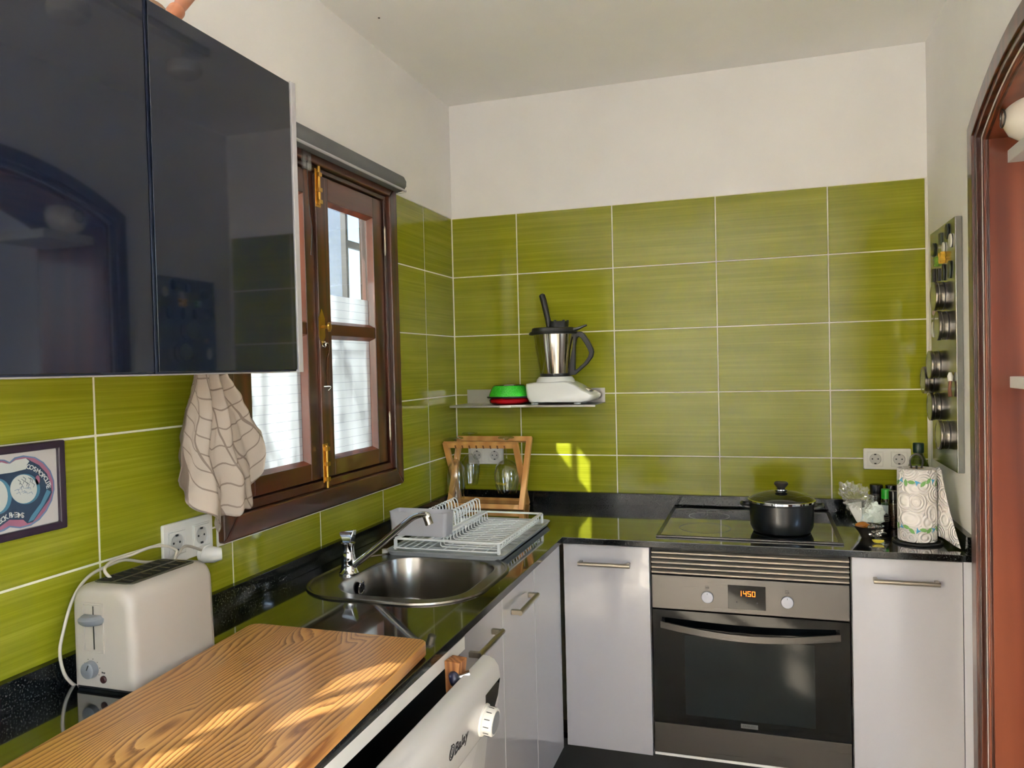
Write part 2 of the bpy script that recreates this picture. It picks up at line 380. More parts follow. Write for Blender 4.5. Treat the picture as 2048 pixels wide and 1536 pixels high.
for i in range(10):
    for (z0, z1) in rows:
        y1, y0 = ys[i]-JT/2, ys[i+1]+JT/2; a, b = z0+JT/2, z1-JT/2
        if i == 0: y1 -= .004
        holes = [(WIN[0]+.01+d, WIN[1]-.01+d, WIN[2]+.01, WIN[3]-.01) for d in (0, -2.05)]
        cells = []
        yy = sorted({y0, y1, *[h for q in holes for h in q[:2] if y0 < h < y1]}); zz = sorted({a, b, *[h for h in holes[0][2:] if a < h < b]})
        for q in range(len(yy)-1):
            for s_ in range(len(zz)-1):
                cy, cz = (yy[q]+yy[q+1])/2, (zz[s_]+zz[s_+1])/2
                if not any(h[0] < cy < h[1] and h[2] < cz < h[3] for h in holes): cells.append((yy[q], yy[q+1], zz[s_], zz[s_+1]))
        if cells: obj('tile', tile_poly(cells, 'left'), tile, wl, bev=.0012, seg=1)
# plaster finish (painted) beyond the tiles on the left wall behind the camera
g = G(); g.holed([(YR, 0), (ys[10], 0), (ys[10], ZT), (YR, ZT)], [rect(DR)], 'x', -.006, -.001)
struct(obj('trim_4', g, plaster, smooth=False), 'painted plaster skim beyond the last tile column')
# right wall with the arch, and an unseen wide window added for fill daylight
RW = (-4.95, -3.35, .95, 2.25)
AY0, AY1, AZS, AZA = -1.70, -.715, 2.045, 2.165      # opening: sides, springing, apex
AC = (AY0+AY1)/2; half = (AY1-AY0)/2; sag = AZA-AZS; AR = (half*half+sag*sag)/(2*sag); ACZ = AZA-AR
def arch(off=0, n=24):
    """outline points from far springing over the top to the near springing"""
    r = AR+off; h = half+off
    return [(AC+h*math.cos(math.pi*i/n), ACZ+math.sqrt(max(r*r-(h*math.cos(math.pi*i/n))**2, 0))) for i in range(n+1)]
g = G(); pts = arch()
g.holed([(.12, 0), (AY1, 0)] + pts + [(AY0, 0), (YR-.12, 0), (YR-.12, ZC+.05), (.12, ZC+.05)], [rect(RW)], 'x', W, W+.34)
wr = struct(obj('wall_right', g, plaster, smooth=False))
g = G(); g.box(W-.003, W+.001, -.006, .004, 0.9, ZT+.004); g.box(W-.008, W+.001, -.0015, .003, .9, ZT)
struct(obj('trim_2', g, caulk, smooth=False), 'white caulk bead in the right-hand corner')
g = G(); g.box(-.13, W+.4, YR-.12, .14, ZC, ZC+.1); struct(obj('ceiling', g, ceilm, smooth=False))
floorm = noisy(mat('terracotta_floor', (182, 172, 158), .5), (6, 6, 6), (190, 180, 166), (174, 164, 150), 'Position')
g = G(); g.box(-.13, W+2.5, YR-.12, .14, -.1, -.004); fl = struct(obj('floor', g, mat('floor_grout', (120, 100, 84), .8), smooth=False))
fm = None
for i in range(6):
    for j in range(14):
        x0 = i*.33; y1 = -.0-j*.33
        if x0 > W: continue
        if fm is None:
            gg = G(); gg.box(.002, .328, -.328, -.002, -.006, 0); o = obj('tile', gg, floorm, fl, smooth=False); fm = o.data; o.location = (x0, y1, 0)
        else:
            o = bpy.data.objects.new('tile', fm); COL.objects.link(o); o.parent = fl; o.location = (x0, y1, 0)
# wall behind the camera, unseen garden door added for sun bounced off the floor
g = G(); g.box(-.13, W+.4, YR-.12, YR, 0, ZC)
struct(obj('wall_front', g, plaster, smooth=False))
bd = struct(bpy.data.objects.new('door_added', None)); COL.objects.link(bd); ORG[bd.name] = Vector()
g = G(); g.holed([(DR[0], DR[2]), (DR[1], DR[2]), (DR[1], DR[3]), (DR[0], DR[3])], [[(DR[0]+.07, .12), (-4.47, .12), (-4.47, 2.02), (DR[0]+.07, 2.02)], [(-4.41, .12), (DR[1]-.07, .12), (DR[1]-.07, 2.02), (-4.41, 2.02)]], 'x', -.08, -.03)
obj('frame', g, mahog, bd, bev=.004, seg=1)
for y0, y1 in ((DR[0]+.07, -4.47), (-4.41, DR[1]-.07)):
    g = G(); g.box(-.058, -.052, y0, y1, .12, 2.02); obj('pane', g, pane_gl, bd, smooth=False)
# hallway beyond the arch, its unseen window added to brighten it
g = G(); g.holed([(-3.2, 0), (.12, 0), (.12, ZC), (-3.2, ZC)], [[(-3.05, 1.3), (-2.2, 1.3), (-2.2, 2.3), (-3.05, 2.3)]], 'x', W+2.4, W+2.5); g.box(W+.34, W+2.5, .12, .2, 0, ZC); g.box(W+.34, W+2.5, -3.3, -3.2, 0, ZC); g.box(W+.34, W+2.5, -3.3, .12, ZC, ZC+.08)
struct(obj('wall_hall', g, plaster, smooth=False))
hd = struct(bpy.data.objects.new('door_3', None)); COL.objects.link(hd); ORG[hd.name] = Vector()
g = G(); g.box(W+2.36, W+2.4, -1.6, -.75, 0, 2.05); obj('door_leaf', g, revealm, hd, bev=.003)
g = G(); g.holed([(-1.69, 0), (-.66, 0), (-.66, 2.13), (-1.69, 2.13)], [[(-1.6, .001), (-.75, .001), (-.75, 2.05), (-1.6, 2.05)]], 'x', W+2.35, W+2.4); obj('door_frame', g, mahog, hd, bev=.004)
w3 = struct(bpy.data.objects.new('window_added', None)); COL.objects.link(w3); ORG[w3.name] = Vector()
g = G(); g.holed(rect(RW), [[(-4.9, 1.0), (-4.18, 1.0), (-4.18, 2.2), (-4.9, 2.2)], [(-4.12, 1.0), (-3.4, 1.0), (-3.4, 2.2), (-4.12, 2.2)]], 'x', W+.24, W+.29); obj('frame', g, mahog, w3, bev=.004, seg=1)
for y0 in (-4.9, -4.12): g = G(); g.box(W+.26, W+.266, y0, y0+.72, 1.0, 2.2); obj('pane', g, pane_gl, w3, smooth=False)
# arch joinery
dt = struct(bpy.data.objects.new('door_1', None)); COL.objects.link(dt); ORG[dt.name] = Vector()
def band(o0, o1, x0, x1, name, m, n=28):
    A, B = arch(o0, n), arch(o1, n)
    outer = [(AY1+o1, 0)] + B + [(AY0-o1, 0)]; inner = [(AY1+o0, 0)] + A + [(AY0-o0, 0)]
    g = G(); rings = []
    for a, b in zip(inner, outer):
        rings.append([g.bm.verts.new(p) for p in ((x0, a[0], a[1]), (x0, b[0], b[1]), (x1, b[0], b[1]), (x1, a[0], a[1]))])
    for p, q in zip(rings, rings[1:]): g.bridge(p, q)
    g.bm.faces.new(rings[0]); g.bm.faces.new(rings[-1][::-1])
    return obj(name, g, m, dt, bev=.0025, ang=30)
band(.022, .07, W-.020, W, 'architrave', mahog)
band(.004, .024, W-.014, W, 'inner_moulding', mahog)
band(-.016, .0, W+.0, W+.34, 'jamb_lining', revealm)
g = G(); g.box(W+.012, W+.34, AY1-.018, AY1-.0155, .0, AZS-.01); obj('reveal_panel', g, revealm, dt, bev=.001)
band(-.0175, .002, W+.004, W+.012, 'door_stop', mahog)
# casing of the window: parts
def window(nm, dy, n_, seen=True):
    wn = struct(bpy.data.objects.new(nm, None)); COL.objects.link(wn); ORG[wn.name] = Vector((0, 0, 0))
    def Y(a): return a+dy
    def rr_(a): return [(Y(a[0]), a[2]), (Y(a[1]), a[2]), (Y(a[1]), a[3]), (Y(a[0]), a[3])]
    def ringp(o, i, x0, x1, name, m=mahog, bev=.004, mitre=True):
        O, I = rr_(o), rr_(i)
        for q in range(4):
            P = [O[q], O[(q+1) % 4], I[(q+1) % 4], I[q]]
            g = G(); g.prism(P, 'x', x0, x1); obj(name, g, m if q in (1, 3) else mahog_h, wn, bev=bev)
    ringp(WIN, (-1.486, -.618, 1.118, 2.07), -.03, .020, 'casing', bev=.006)
    ringp((-1.486, -.618, 1.118, 2.07), (-1.47, -.634, 1.142, 2.055), -.09, .004, 'frame_stop', bev=.003)
    ringp((-1.486, -.618, 1.118, 2.07), (-1.455, -.650, 1.160, 2.035), -.088, -.052, 'frame_rebate', bev=.002)
    # caulk line round the casing
    g = G(); g.holed(rr_((WIN[0]-.005, WIN[1]+.005, WIN[2]-.006, WIN[3]+.004)), [rr_((WIN[0]+.004, WIN[1]-.004, WIN[2]+.004, WIN[3]-.004))], 'x', -.006, .0025)
    obj('caulk', g, caulk, wn, smooth=False)
    for si, (s0, s1, g0, g1) in enumerate(((-1.045, -.637, -.990, -.703), (-1.467, -1.047, -1.388, -1.122))):
        sh = bpy.data.objects.new('sash', None); COL.objects.link(sh); sh.parent = wn; ORG[sh.name] = Vector()
        Z0, Z1, a, b, c, d = 1.146, 2.052, 1.196, 1.573, 1.609, 1.982
        X0, X1 = -.05, -.004
        for nm2, P in (('stile', (g1, s1, Z0, Z1)), ('stile', (s0, g0, Z0, Z1)), ('rail', (g0, g1, Z0, a)), ('rail', (g0, g1, d, Z1)), ('muntin', (g0, g1, b, c))):
            g = G(); g.box(X0, X1 - (.004 if nm2 == 'muntin' else 0), Y(P[0]), Y(P[1]), P[2], P[3]); obj(nm2, g, mahog if nm2 == 'stile' else mahog_h, sh, bev=.002)
        for z0, z1 in ((a, b), (c, d)):
            # bevelled glazing bead
            O = rr_((g0-.001, g1+.001, z0-.001, z1+.001)); I = rr_((g0+.010, g1-.010, z0+.010, z1-.010))
            for q in range(4):
                g = G(); A = [g.bm.verts.new(p) for p in ((X1-.001, *O[q]), (X1-.001, *O[(q+1) % 4]), (-.024, *I[(q+1) % 4]), (-.024, *I[q]))]
                B = [g.bm.verts.new(p) for p in ((-.026, *O[q]), (-.026, *O[(q+1) % 4]), (-.026, *I[(q+1) % 4]), (-.026, *I[q]))]
                g.bm.faces.new(A); g.bm.faces.new(B[::-1])
                for e in range(4): g.bm.faces.new((A[e], B[e], B[(e+1) % 4], A[(e+1) % 4]))
                obj('glazing_bead', g, revealm, sh, smooth=False)
            g = G(); g.box(-.032, -.029, Y(g0), Y(g1), z0, z1); obj('pane', g, dim_gl, sh, smooth=False)
        for z0, z1 in ((a, b), (c, 1.702)) if seen else ((a, 1.50),):
            g = G(); vs = [g.bm.verts.new(p) for p in ((-.0275, Y(g0), z0), (-.0275, Y(g1), z0), (-.0275, Y(g1), z1), (-.0275, Y(g0), z1))]; g.bm.faces.new(vs)
            obj('frosted_film', g, film, sh, smooth=False)
    g = G(); g.box(-.006, .007, Y(-1.075), Y(-1.022), 1.15, 2.045); obj('meeting_strip', g, mahog, wn, bev=.004)
    if not seen: return wn
    g = G(); g.box(.0065, .008, -1.078, -1.050, 1.95, 2.062); g.cyl((.012, -1.064, 1.955), (.012, -1.064, 2.07), .005, n=12)
    for z in (1.965, 2.0, 2.045): g.box(.007, .019, -1.072, -1.056, z-.006, z+.006)
    obj('top_bolt', g, brass, wn, bev=.001)
    g = G(); g.box(.0065, .008, -1.078, -1.050, 1.135, 1.25); g.cyl((.012, -1.064, 1.118), (.012, -1.064, 1.245), .005, n=12)
    for z in (1.145, 1.19, 1.235): g.box(.007, .019, -1.072, -1.056, z-.006, z+.006)
    obj('bottom_bolt', g, brass, wn, bev=.001)
    g = G(); g.prism([(-1.064, 1.543), (-1.048, 1.568), (-1.048, 1.622), (-1.064, 1.65), (-1.080, 1.622), (-1.080, 1.568)], 'x', .0065, .009)
    g.cyl((.008, -1.064, 1.596), (.024, -1.064, 1.596), .005, n=14); g.lathe((.024, -1.060, 1.596), [(.004, 0), (.014, .003), (.015, .008), (.006, .012)], 18, (1, .3, 0))
    obj('latch', g, brass, wn)
    hk = spline([(.012, -1.060, 1.545), (.018, -1.052, 1.548), (.020, -1.048, 1.53), (.014, -1.052, 1.50), (.012, -1.052, 1.46), (.014, -1.052, 1.425), (.02, -1.044, 1.418), (.014, -1.05, 1.408)], 6)
    g = G(); g.tube(hk, .0022, 8); ey = [(.012+.006*math.cos(t*math.pi/6), -1.062, 1.545+.008*math.sin(t*math.pi/6)) for t in range(12)]
    g.tube(ey, .0022, 8, True); g.cyl((.006, -1.06, 1.42), (.02, -1.05, 1.42), .003)
    obj('hook', g, chrome, wn)
    for z in (1.27, 1.915):
        g = G(); g.cyl((.004, -.634, z-.04), (.004, -.634, z+.04), .0045, n=12); g.cyl((.004, -.634, z-.052), (.004, -.634, z-.04), .002, .0045, n=12); g.cyl((.004, -.634, z+.04), (.004, -.634, z+.05), .0045, .001, n=12)
        obj('hinge', g, nickel, wn)
    return wn
window('window_1', 0, 1); window('window_2', -2.05, 2, False)
# ------------------------------------------------------------------ outside
extw = noisy(mat('outside_render', (206, 206, 206), .8), (40, 40, 40), (214, 214, 214), (196, 198, 200), 'Position')
g = G(); g.box(-3.2, -.95, .55, .75, 0, 5.2); g.box(-1.9, -1.1, .47, .55, 0, 2.2)
struct(obj('wall_outside', g, extw, smooth=False))
g = G(); g.box(-9, -.13, -12, 8, -.05, 0); g.box(W+2.5, 9, -12, 8, -.05, 0); struct(obj('floor_outside', g, mat('patio_paving', (236, 232, 222), .8), smooth=False))  # paving made near white to bounce sunlight up onto the ceiling
g = G(); g.box(-.50, -.13, -6.0, .3, 2.42, 2.54); struct(obj('trim_3', g, extw, smooth=False), 'eaves slab above the windows outside')
iron = mat('black_iron', (20, 21, 24), .5)
def grille(dy, label):
    t = thing('window_grille', label, 'grille', (-.2, -1.05+dy, 1.05))
    y = -.355
    i = 0
    for i in range(9):
        y = -.41-i*.144
        g = G(); g.box(-.21, -.19, y-.0085+dy, y+.0085+dy, 1.0, 2.2); obj('bar', g, iron, t, smooth=False)
    for z in (1.05, 1.53, 2.17):
        g = G(); g.box(-.208, -.192, -1.75+dy, -.40+dy, z-.009, z+.009); obj('rail', g, iron, t, smooth=False)
    for y0, y1 in ((-.41, -.698), (-.986, -.698), (-.986, -1.274), (-1.562, -1.274)):
        for z0, z1 in ((1.05, 1.53),):
            g = G(); L = math.hypot(y1-y0, z1-z0); d = Vector((0, (y1-y0)/L, (z1-z0)/L)); pr_ = Vector((0, -d.z, d.y))*.008
            a = Vector((-.2, y0+dy, z0)); b = Vector((-.2, y1+dy, z1)); xo = Vector((.006, 0, 0))
            g.loft([[a-pr_-xo, a+pr_-xo, a+pr_+xo, a-pr_+xo], [b-pr_-xo, b+pr_-xo, b+pr_+xo, b-pr_+xo]], True, True); obj('brace', g, iron, t, smooth=False)
    for y_ in (-.41, -1.562):
        g = G(); g.box(-.208, -.192, y_-.144+dy, y_+dy, 1.92, 1.945); obj('rail', g, iron, t, smooth=False)
        g = G(); g.box(-.215, -.128, y_-.01+dy, y_+.01+dy, 2.16, 2.18); obj('wall_fixing', g, iron, t, smooth=False)
    return t
grille(0, 'black iron bars outside the brown casement window')
grille(-2.05, 'black iron bars outside the window behind the camera')
# ================================================================== WORKTOP AND BASE UNITS
FX, FY = .60, -.59          # door planes of the left run and of the back run
BX0, BX1, BY0, BY1 = .172, .53, -1.362, -.972      # sink bowl
wt = thing('worktop', 'black speckled granite worktop running round the corner', 'worktop', (0, 0, TOP))
g = G(); g.holed([(0, 0), (W, 0), (W, -.614), (.611, -.614), (.622, -1.9), (.630, -3.6), (0, -3.6)], [rrect(BX0-.006, BX1+.006, BY0-.006, BY1+.006, .115, 8)], 'z', .880, TOP)
slab = obj('slab', g, [granite, granite2], wt, bev=.002, seg=1)
for p in slab.data.polygons:
    if abs(p.normal.z) < .5: p.material_index = 1
g = G(); g.box(.0, .02, -3.6, -.0205, TOP, .950); obj('upstand', g, granite2, wt, bev=.0015, seg=1)
g = G(); g.box(0, W, -.02, 0, TOP, .950); obj('upstand', g, granite2, wt, bev=.0015, seg=1)
g = G(); g.box(W-.02, W, -.604, -.0205, TOP, .950); obj('upstand', g, granite2, wt, bev=.0015, seg=1)
def handle(parent, p0, p1, out):
    """bar handle between door points p0,p1; out = unit vector away from the door"""
    p0, p1, out = Vector(p0), Vector(p1), Vector(out); d = (p1-p0).normalized()
    h = bpy.data.objects.new('handle', None); COL.objects.link(h); h.parent = parent; ORG[h.name] = ORG[parent.name]
    h.location = (0, 0, 0)
    g = G(); g.tube([p0+out*.026, p1+out*.026], .0068, 14); obj('bar', g, nickel, h)
    for p, s_ in ((p0, 1), (p1, -1)):
        a = p+d*s_*.001; b = p+d*s_*.012; up = Vector((0, 0, .0065)); g = G()
        g.loft([[a-up, b-up, b+up, a+up], [a-up+out*.027, b-up+out*.027, b+up+out*.027, a+up+out*.027]], True, True); obj('bracket', g, nickel, h, bev=.0015)
def cabinet(label, x0, x1, y0, y1, doors, axis, group=None):
    """doors: list of (a0,a1,handle) along the run"""
    t = thing('base_cabinet', label, 'cabinet', ((x0+x1)/2, (y0+y1)/2, .195), group)
    cw = bpy.data.materials.get('carcass_white') or mat('carcass_white', (200, 198, 196), .5); g = G()
    X0, X1, Y0, Y1 = x0+.001, x1-.001, y0+.001, y1-.001
    g.box(X0, X1, Y0, Y1, .195, .213); obj('carcass_bottom', g, cw, t)
    if axis == 'y':
        for a in (X0, X1-.016): g = G(); g.box(a, a+.016, Y0, Y1, .213, .879); obj('carcass_side', g, cw, t)
    else:
        for a in (Y0, Y1-.016): g = G(); g.box(X0, X1, a, a+.016, .213, .879); obj('carcass_side', g, cw, t)
    if 'sink' not in label.split('double-door')[-1]: g = G(); g.box(X0+.017, X1-.017, Y0+.017, Y1-.017, .862, .878); obj('carcass_top', g, cw, t)
    for a0, a1, hd_ in doors:
        g = G()
        if axis == 'y': g.box(a0+.0015, a1-.0015, FY, FY+.018, .197, .874)
        else: g.box(FX-.018, FX, a0+.0015, a1-.0015, .197, .872)
        dn = obj('door', g, wlam, t, bev=.0015, seg=2)
        if hd_:
            if axis == 'y': handle(dn, (hd_[0], FY, hd_[2]), (hd_[1], FY, hd_[2]), (0, -1, 0))
            else: handle(dn, (FX, hd_[0], hd_[2]), (FX, hd_[1], hd_[2]), (1, 0, 0))
    return t
cabinet('white base cabinet between the corner and the oven', .605, .893, -.572, -.03, [(.606, .893, (.662, .832, .815))], 'y')
cabinet('white base cabinet between the oven and the wooden arch', 1.49, 1.79, -.572, -.03, [(1.49, 1.786, (1.548, 1.722, .812))], 'y')
cabinet('blank white corner cabinet with no handle beside the sink cabinet', .03, .582, -.912, -.60, [(-.912, -.610, None)], 'x')
cabinet('white double-door sink cabinet with two bar handles', .03, .582, -1.500, -.914, [(-1.206, -.914, (-1.138, -.968, .812)), (-1.500, -1.207, (-1.452, -1.282, .812))], 'x')
g = G(); g.box(1.787, W-.002, FY+.004, -.03, .195, .879); tag(obj('filler_panel', g, lgrey), 'narrow grey filler strip beside the right base cabinet', 'panel')
g = G(); g.prism([(.54, -.54), (W-.002, -.54), (W-.002, -.50), (.50, -.50), (.50, -1.49), (.54, -1.49)], 'z', .0, .194)
tag(obj('plinth', g, blackm, smooth=False), 'black plinth under the white base cabinets', 'plinth')
# ---------------- oven
ovengl = mat('oven_black_glass', (5, 7, 8), .06, spec=.22)
ov = thing('oven', 'built-in steel oven with dark glass door and orange clock', 'oven', (1.19, -.3, .21))
OX0, OX1 = .8985, 1.4845
g = G(); g.box(OX0+.004, OX1-.004, -.575, -.03, .2, .878); obj('body', g, mat('oven_body', (60, 60, 60), .4, 1), ov)
ventm = mat('vent_steel_lit', (150, 140, 128), .4, .6)  # brighter than the panel steel: light on the slats put into the colour
for i in range(5):
    z0 = .7935+i*.0158
    g = G(); g.loft([[Vector((x, FY+.004, z0+.0105)), Vector((x, FY-.006, z0+.006)), Vector((x, FY-.006, z0+.0015)), Vector((x, FY+.0, z0-.001)), Vector((x, FY+.012, z0+.0)), Vector((x, FY+.012, z0+.0105))] for x in (OX0, OX1)], True, True)
    obj('vent_slat', g, ventm, ov, bev=.001, seg=1)
g = G(); g.box(OX0+.002, OX1-.002, FY+.008, FY+.014, .79, .878); obj('vent_backing', g, blackm, ov)
g = G(); g.box(OX0, OX1, FY-.004, FY+.018, .681, .789); cp = obj('control_panel', g, steel, ov, bev=.0015)
g = G(); g.box(1.134, 1.246, FY-.0052, FY-.003, .696, .770); obj('display', g, ovengl, cp, bev=.0005, seg=1)
seg_m = mat('orange_digits', (20, 5, 0), .5, emit=(255, 96, 20), es=2.2)
SEG = {'1': 'bc', '4': 'fgbc', '5': 'afgcd', '0': 'abcdef'}
def digits(s_, x, z, h):
    w_ = h*.55; t_ = h*.055; g = G()
    L = {'a': ((0, h), (w_, h)), 'b': ((w_, h), (w_, h/2)), 'c': ((w_, h/2), (w_, 0)), 'd': ((0, 0), (w_, 0)), 'e': ((0, 0), (0, h/2)), 'f': ((0, h/2), (0, h)), 'g': ((0, h/2), (w_, h/2))}
    for c in s_:
        for q in SEG[c]:
            (a, b), (c_, d) = L[q]
            a, c_ = min(a, c_), max(a, c_); b, d = min(b, d), max(b, d)
            g.box(x+a-t_, x+c_+t_, FY-.0058, FY-.0051, z+b-t_, z+d+t_)
        x += w_*1.62 if c != '1' else w_*1.85
    return g
obj('clock_digits', digits('1450', 1.166, .738, .0145), seg_m, cp, smooth=False)
g = G(); 
for x in (1.16, 1.191, 1.221): g.cyl((x, FY-.0058, .718), (x, FY-.005, .718), .0024, n=12)
obj('touch_mark', g, mat('dim_mark', (70, 70, 72), .5), cp, smooth=False)['kind'] = 'stuff'
def face_text(name, s_, size, m, parent, x, y, z, **kk): return text(name, s_, size, m, parent, frame((x, y, z), (1, 0, 0), (0, 0, 1)), **kk)
for x in (1.0717, 1.3085):
    g = G(); g.lathe((x, FY-.004, .7265), [(.0182, 0), (.0182, .003), (.0172, .0055), (.0165, .0058)], 32, (0, -1, 0)); kb = obj('knob', g, lgrey, cp)
    g = G(); g.lathe((x, FY-.0042, .7265), [(.0195, 0), (.0195, .0008)], 32, (0, -1, 0)); obj('knob_ring', g, blackpl, kb)
    g = G(); g.box(x-.0006, x+.0006, FY-.0104, FY-.0097, .7355, .7405); obj('pointer', g, ink, kb, smooth=False)
    g = G(); g.holed([(x-.006, .7535), (x+.004, .7535), (x+.004, .7625), (x-.006, .7625)], [[(x-.0052, .7543), (x+.0032, .7543), (x+.0032, .7617), (x-.0052, .7617)]], 'y', FY-.0047, FY-.0040)
    g.box(x-.005, x+.003, FY-.0047, FY-.004, .7575, .7582); g.box(x-.0015, x-.0008, FY-.0047, FY-.004, .7545, .7575); g.cyl((x+.0045, FY-.0047, .756), (x+.0045, FY-.004, .756), .0018, n=8); g.cyl((x, FY-.0047, .7495), (x, FY-.004, .7495), .0009, n=8)
    obj('symbol', g, ink, cp, smooth=False)
od = thing('tmp', 'x', 'x'); bpy.data.objects.remove(od)
g = G(); g.box(OX0, OX1, FY-.003, FY+.016, .313, .677); od = obj('door', g, ovengl, ov, bev=.001, seg=1)
g = G(); g.box(OX0+.10, OX1-.10, FY-.0034, FY-.0028, .345, .60); obj('inner_window', g, mat('oven_inner_glass', (20, 26, 27), .10, spec=.2), od, smooth=False)
g = G(); g.box(OX0, OX1, FY-.003, FY+.016, .214, .311); obj('lower_panel', g, steel, od, bev=.001, seg=1)
g = G(); g.box(OX0, OX1+.002, FY-.001, FY+.016, .204, .2125); obj('bottom_trim', g, wplas, ov, bev=.0005, seg=1)
# bowed handle
n_ = 24; Lp = []
for i in range(n_+1):
    s_ = i/n_; x = OX0+.028+s_*(OX1-OX0-.056); bow = math.sin(math.pi*s_)
    y = FY-.022-.022*bow; z = .636 - .018*bow
    Lp.append([Vector((x, y, z-.0115)), Vector((x, y-.006, z-.0105)), Vector((x, y-.006, z+.0105)), Vector((x, y, z+.0115))])
g = G(); g.loft(Lp, True, True)
for x in (OX0+.034, OX1-.034): g.box(x-.005, x+.005, FY-.026, FY-.002, .626, .646)
obj('handle', g, steel, od, bev=.001, seg=1)
g = G(); g.box(1.166, 1.217, FY-.0042, FY-.0028, .3225, .336); bdg = obj('badge', g, mat('badge_grey', (92, 94, 94), .4, .6), od, smooth=False)
face_text('lettering', 'ZANUSSI', .0098, mat('badge_letter', (30, 30, 32), .5), bdg, 1.1705, FY-.0043, .3262)
# ---------------- hob
hb = thing('hob', 'black glass ceramic hob with a steel frame beside the pot', 'hob', (1.19, -.3, TOP))
g = G(); g.box(.918, 1.467, -.542, -.058, TOP+.0005, TOP+.0045); obj('glass_top', g, blackgl, hb, bev=.001, seg=1)
g = G(); g.holed([(.909, -.551), (1.475, -.551), (1.475, -.049), (.909, -.049)], [[(.923, -.538), (1.461, -.538), (1.461, -.062), (.923, -.062)]], 'z', TOP+.0005, TOP+.0062); obj('steel_frame', g, steel, hb, bev=.0015, seg=1)
ringm = mat('zone_ring_print', (84, 86, 84), .3)
for x, y, r in ((1.055, -.40, .085), (1.055, -.19, .072), (1.30, -.42, .09), (1.32, -.18, .072)):
    g = G(); A = [g.ring(Vector((x, y, TOP+.0047)), Vector((0, 0, 1)), q, 48) for q in (r, r-.0012)]; g.bridge(A[0], A[1]); obj('zone_ring', g, ringm, hb, smooth=False)
# ---------------- pot
P = Vector((1.30, -.405, TOP+.0050)); potm = mat('black_enamel', (13, 16, 19), .32, coat=.2)
pt_ = thing('cooking_pot', 'black two-handled cooking pot standing on the hob', 'pot', P)
g = G(); g.lathe(P, [(.001, 0), (.080, 0), (.090, .004), (.0975, .02), (.0995, .045), (.1005, .093), (.1035, .096), (.1035, .099), (.099, .099), (.097, .09), (.096, .02), (.08, .008), (.001, .008)], 56, close=False); obj('body', g, potm, pt_)
for s_ in (-1, 1):
    c = P+Vector((s_*.100, 0, .083)); pts = [c+Vector((s_*(.0-.002), -.032, 0)), c+Vector((s_*.014, -.032, .002)), c+Vector((s_*.024, -.02, .006)), c+Vector((s_*.026, 0, .007)), c+Vector((s_*.024, .02, .006)), c+Vector((s_*.014, .032, .002)), c+Vector((s_*-.002, .032, 0))]
    g = G(); g.tube(spline(pts, 5), .0048, 10); obj('handle', g, potm, pt_)
L0 = P+Vector((0, 0, .0995)); ld = thing('pot_lid', 'domed glass lid with steel rim and dark knob, on the black pot', 'lid', L0)
g = G(); g.lathe(L0, [(.102, -.002), (.106, 0), (.106, .006), (.103, .008), (.100, .0075)], 56); obj('steel_rim', g, chrome, ld)
g = G(); g.lathe(L0, [(.1015, .0075), (.09, .0165), (.07, .0245), (.045, .031), (.02, .0345), (.001, .035)], 56, close=False); obj('glass_dome', g, mat('dark_lid_glass', (14, 18, 16), .03, coat=.5), ld)
g = G(); g.lathe(L0, [(.017, .034), (.019, .036), (.018, .039), (.012, .039)], 28); obj('knob_collar', g, chrome, ld)
g = G(); g.lathe(L0, [(.012, .039), (.013, .044), (.0215, .054), (.022, .059), (.019, .063), (.008, .0635)], 32); obj('knob', g, mat('knob_brown_black', (34, 30, 28), .5), ld)
# ---------------- sink
sk = thing('sink', 'stainless steel inset sink with a rounded bowl', 'sink', (.33, -1.17, TOP))
outer = rrect(.076, .574, -1.412, -.925, .165, 10); inner = rrect(BX0, BX1, BY0, BY1, .11, 10)
def lift(P, z, k=1.0, c=(.351, -1.167)): return [Vector((c[0]+(p[0]-c[0])*k, c[1]+(p[1]-c[1])*k, z)) for p in P]
oc = (.325, -1.1685)
g = G()
lo = [lift(outer, TOP+.0008, 1.0, oc), lift(outer, TOP+.0052, .994, oc), lift(outer, TOP+.0062, .982, oc), lift(outer, TOP+.005, .968, oc), lift(outer, TOP+.0025, .955, oc)]
g.loft(lo); obj('rim', g, sinkm, sk)
g = G(); g.holed([(p.x, p.y) for p in lift(outer, 0, .957, oc)], [[(p.x, p.y) for p in lift(inner, 0, 1.02)]], 'z', TOP+.0015, TOP+.0026); obj('deck', g, sinkm, sk)
g = G(); g.loft([lift(inner, TOP+.0026, 1.022), lift(inner, TOP+.0015, 1.0), lift(inner, TOP-.008, .985), lift(inner, TOP-.11, .955), lift(inner, TOP-.135, .93), lift(inner, TOP-.150, .86), lift(inner, TOP-.155, .4), lift(inner, TOP-.157, .12)], cap1=True); obj('bowl', g, sinkm, sk)
g = G(); g.lathe((.1805, -1.185, TOP-.035), [(.0165, .0), (.0165, .003), (.012, .004), (.011, .001)], 28, (1, 0, -.12)); g.cyl((.181, -1.185, TOP-.035), (.187, -1.185, TOP-.036), .0035); oc_ = obj('overflow', g, blackpl, sk)
g = G(); g.lathe((.1812, -1.185, TOP-.035), [(.0135, .002), (.0165, .004), (.0185, .002)], 28, (1, 0, -.12), close=False); obj('overflow_ring', g, chrome, sk)
g = G(); g.lathe((.351, -1.167, TOP-.157), [(.044, 0), (.044, .003), (.03, .001), (.028, .006), (.02, .007)], 28); obj('drain', g, chrome, sk)
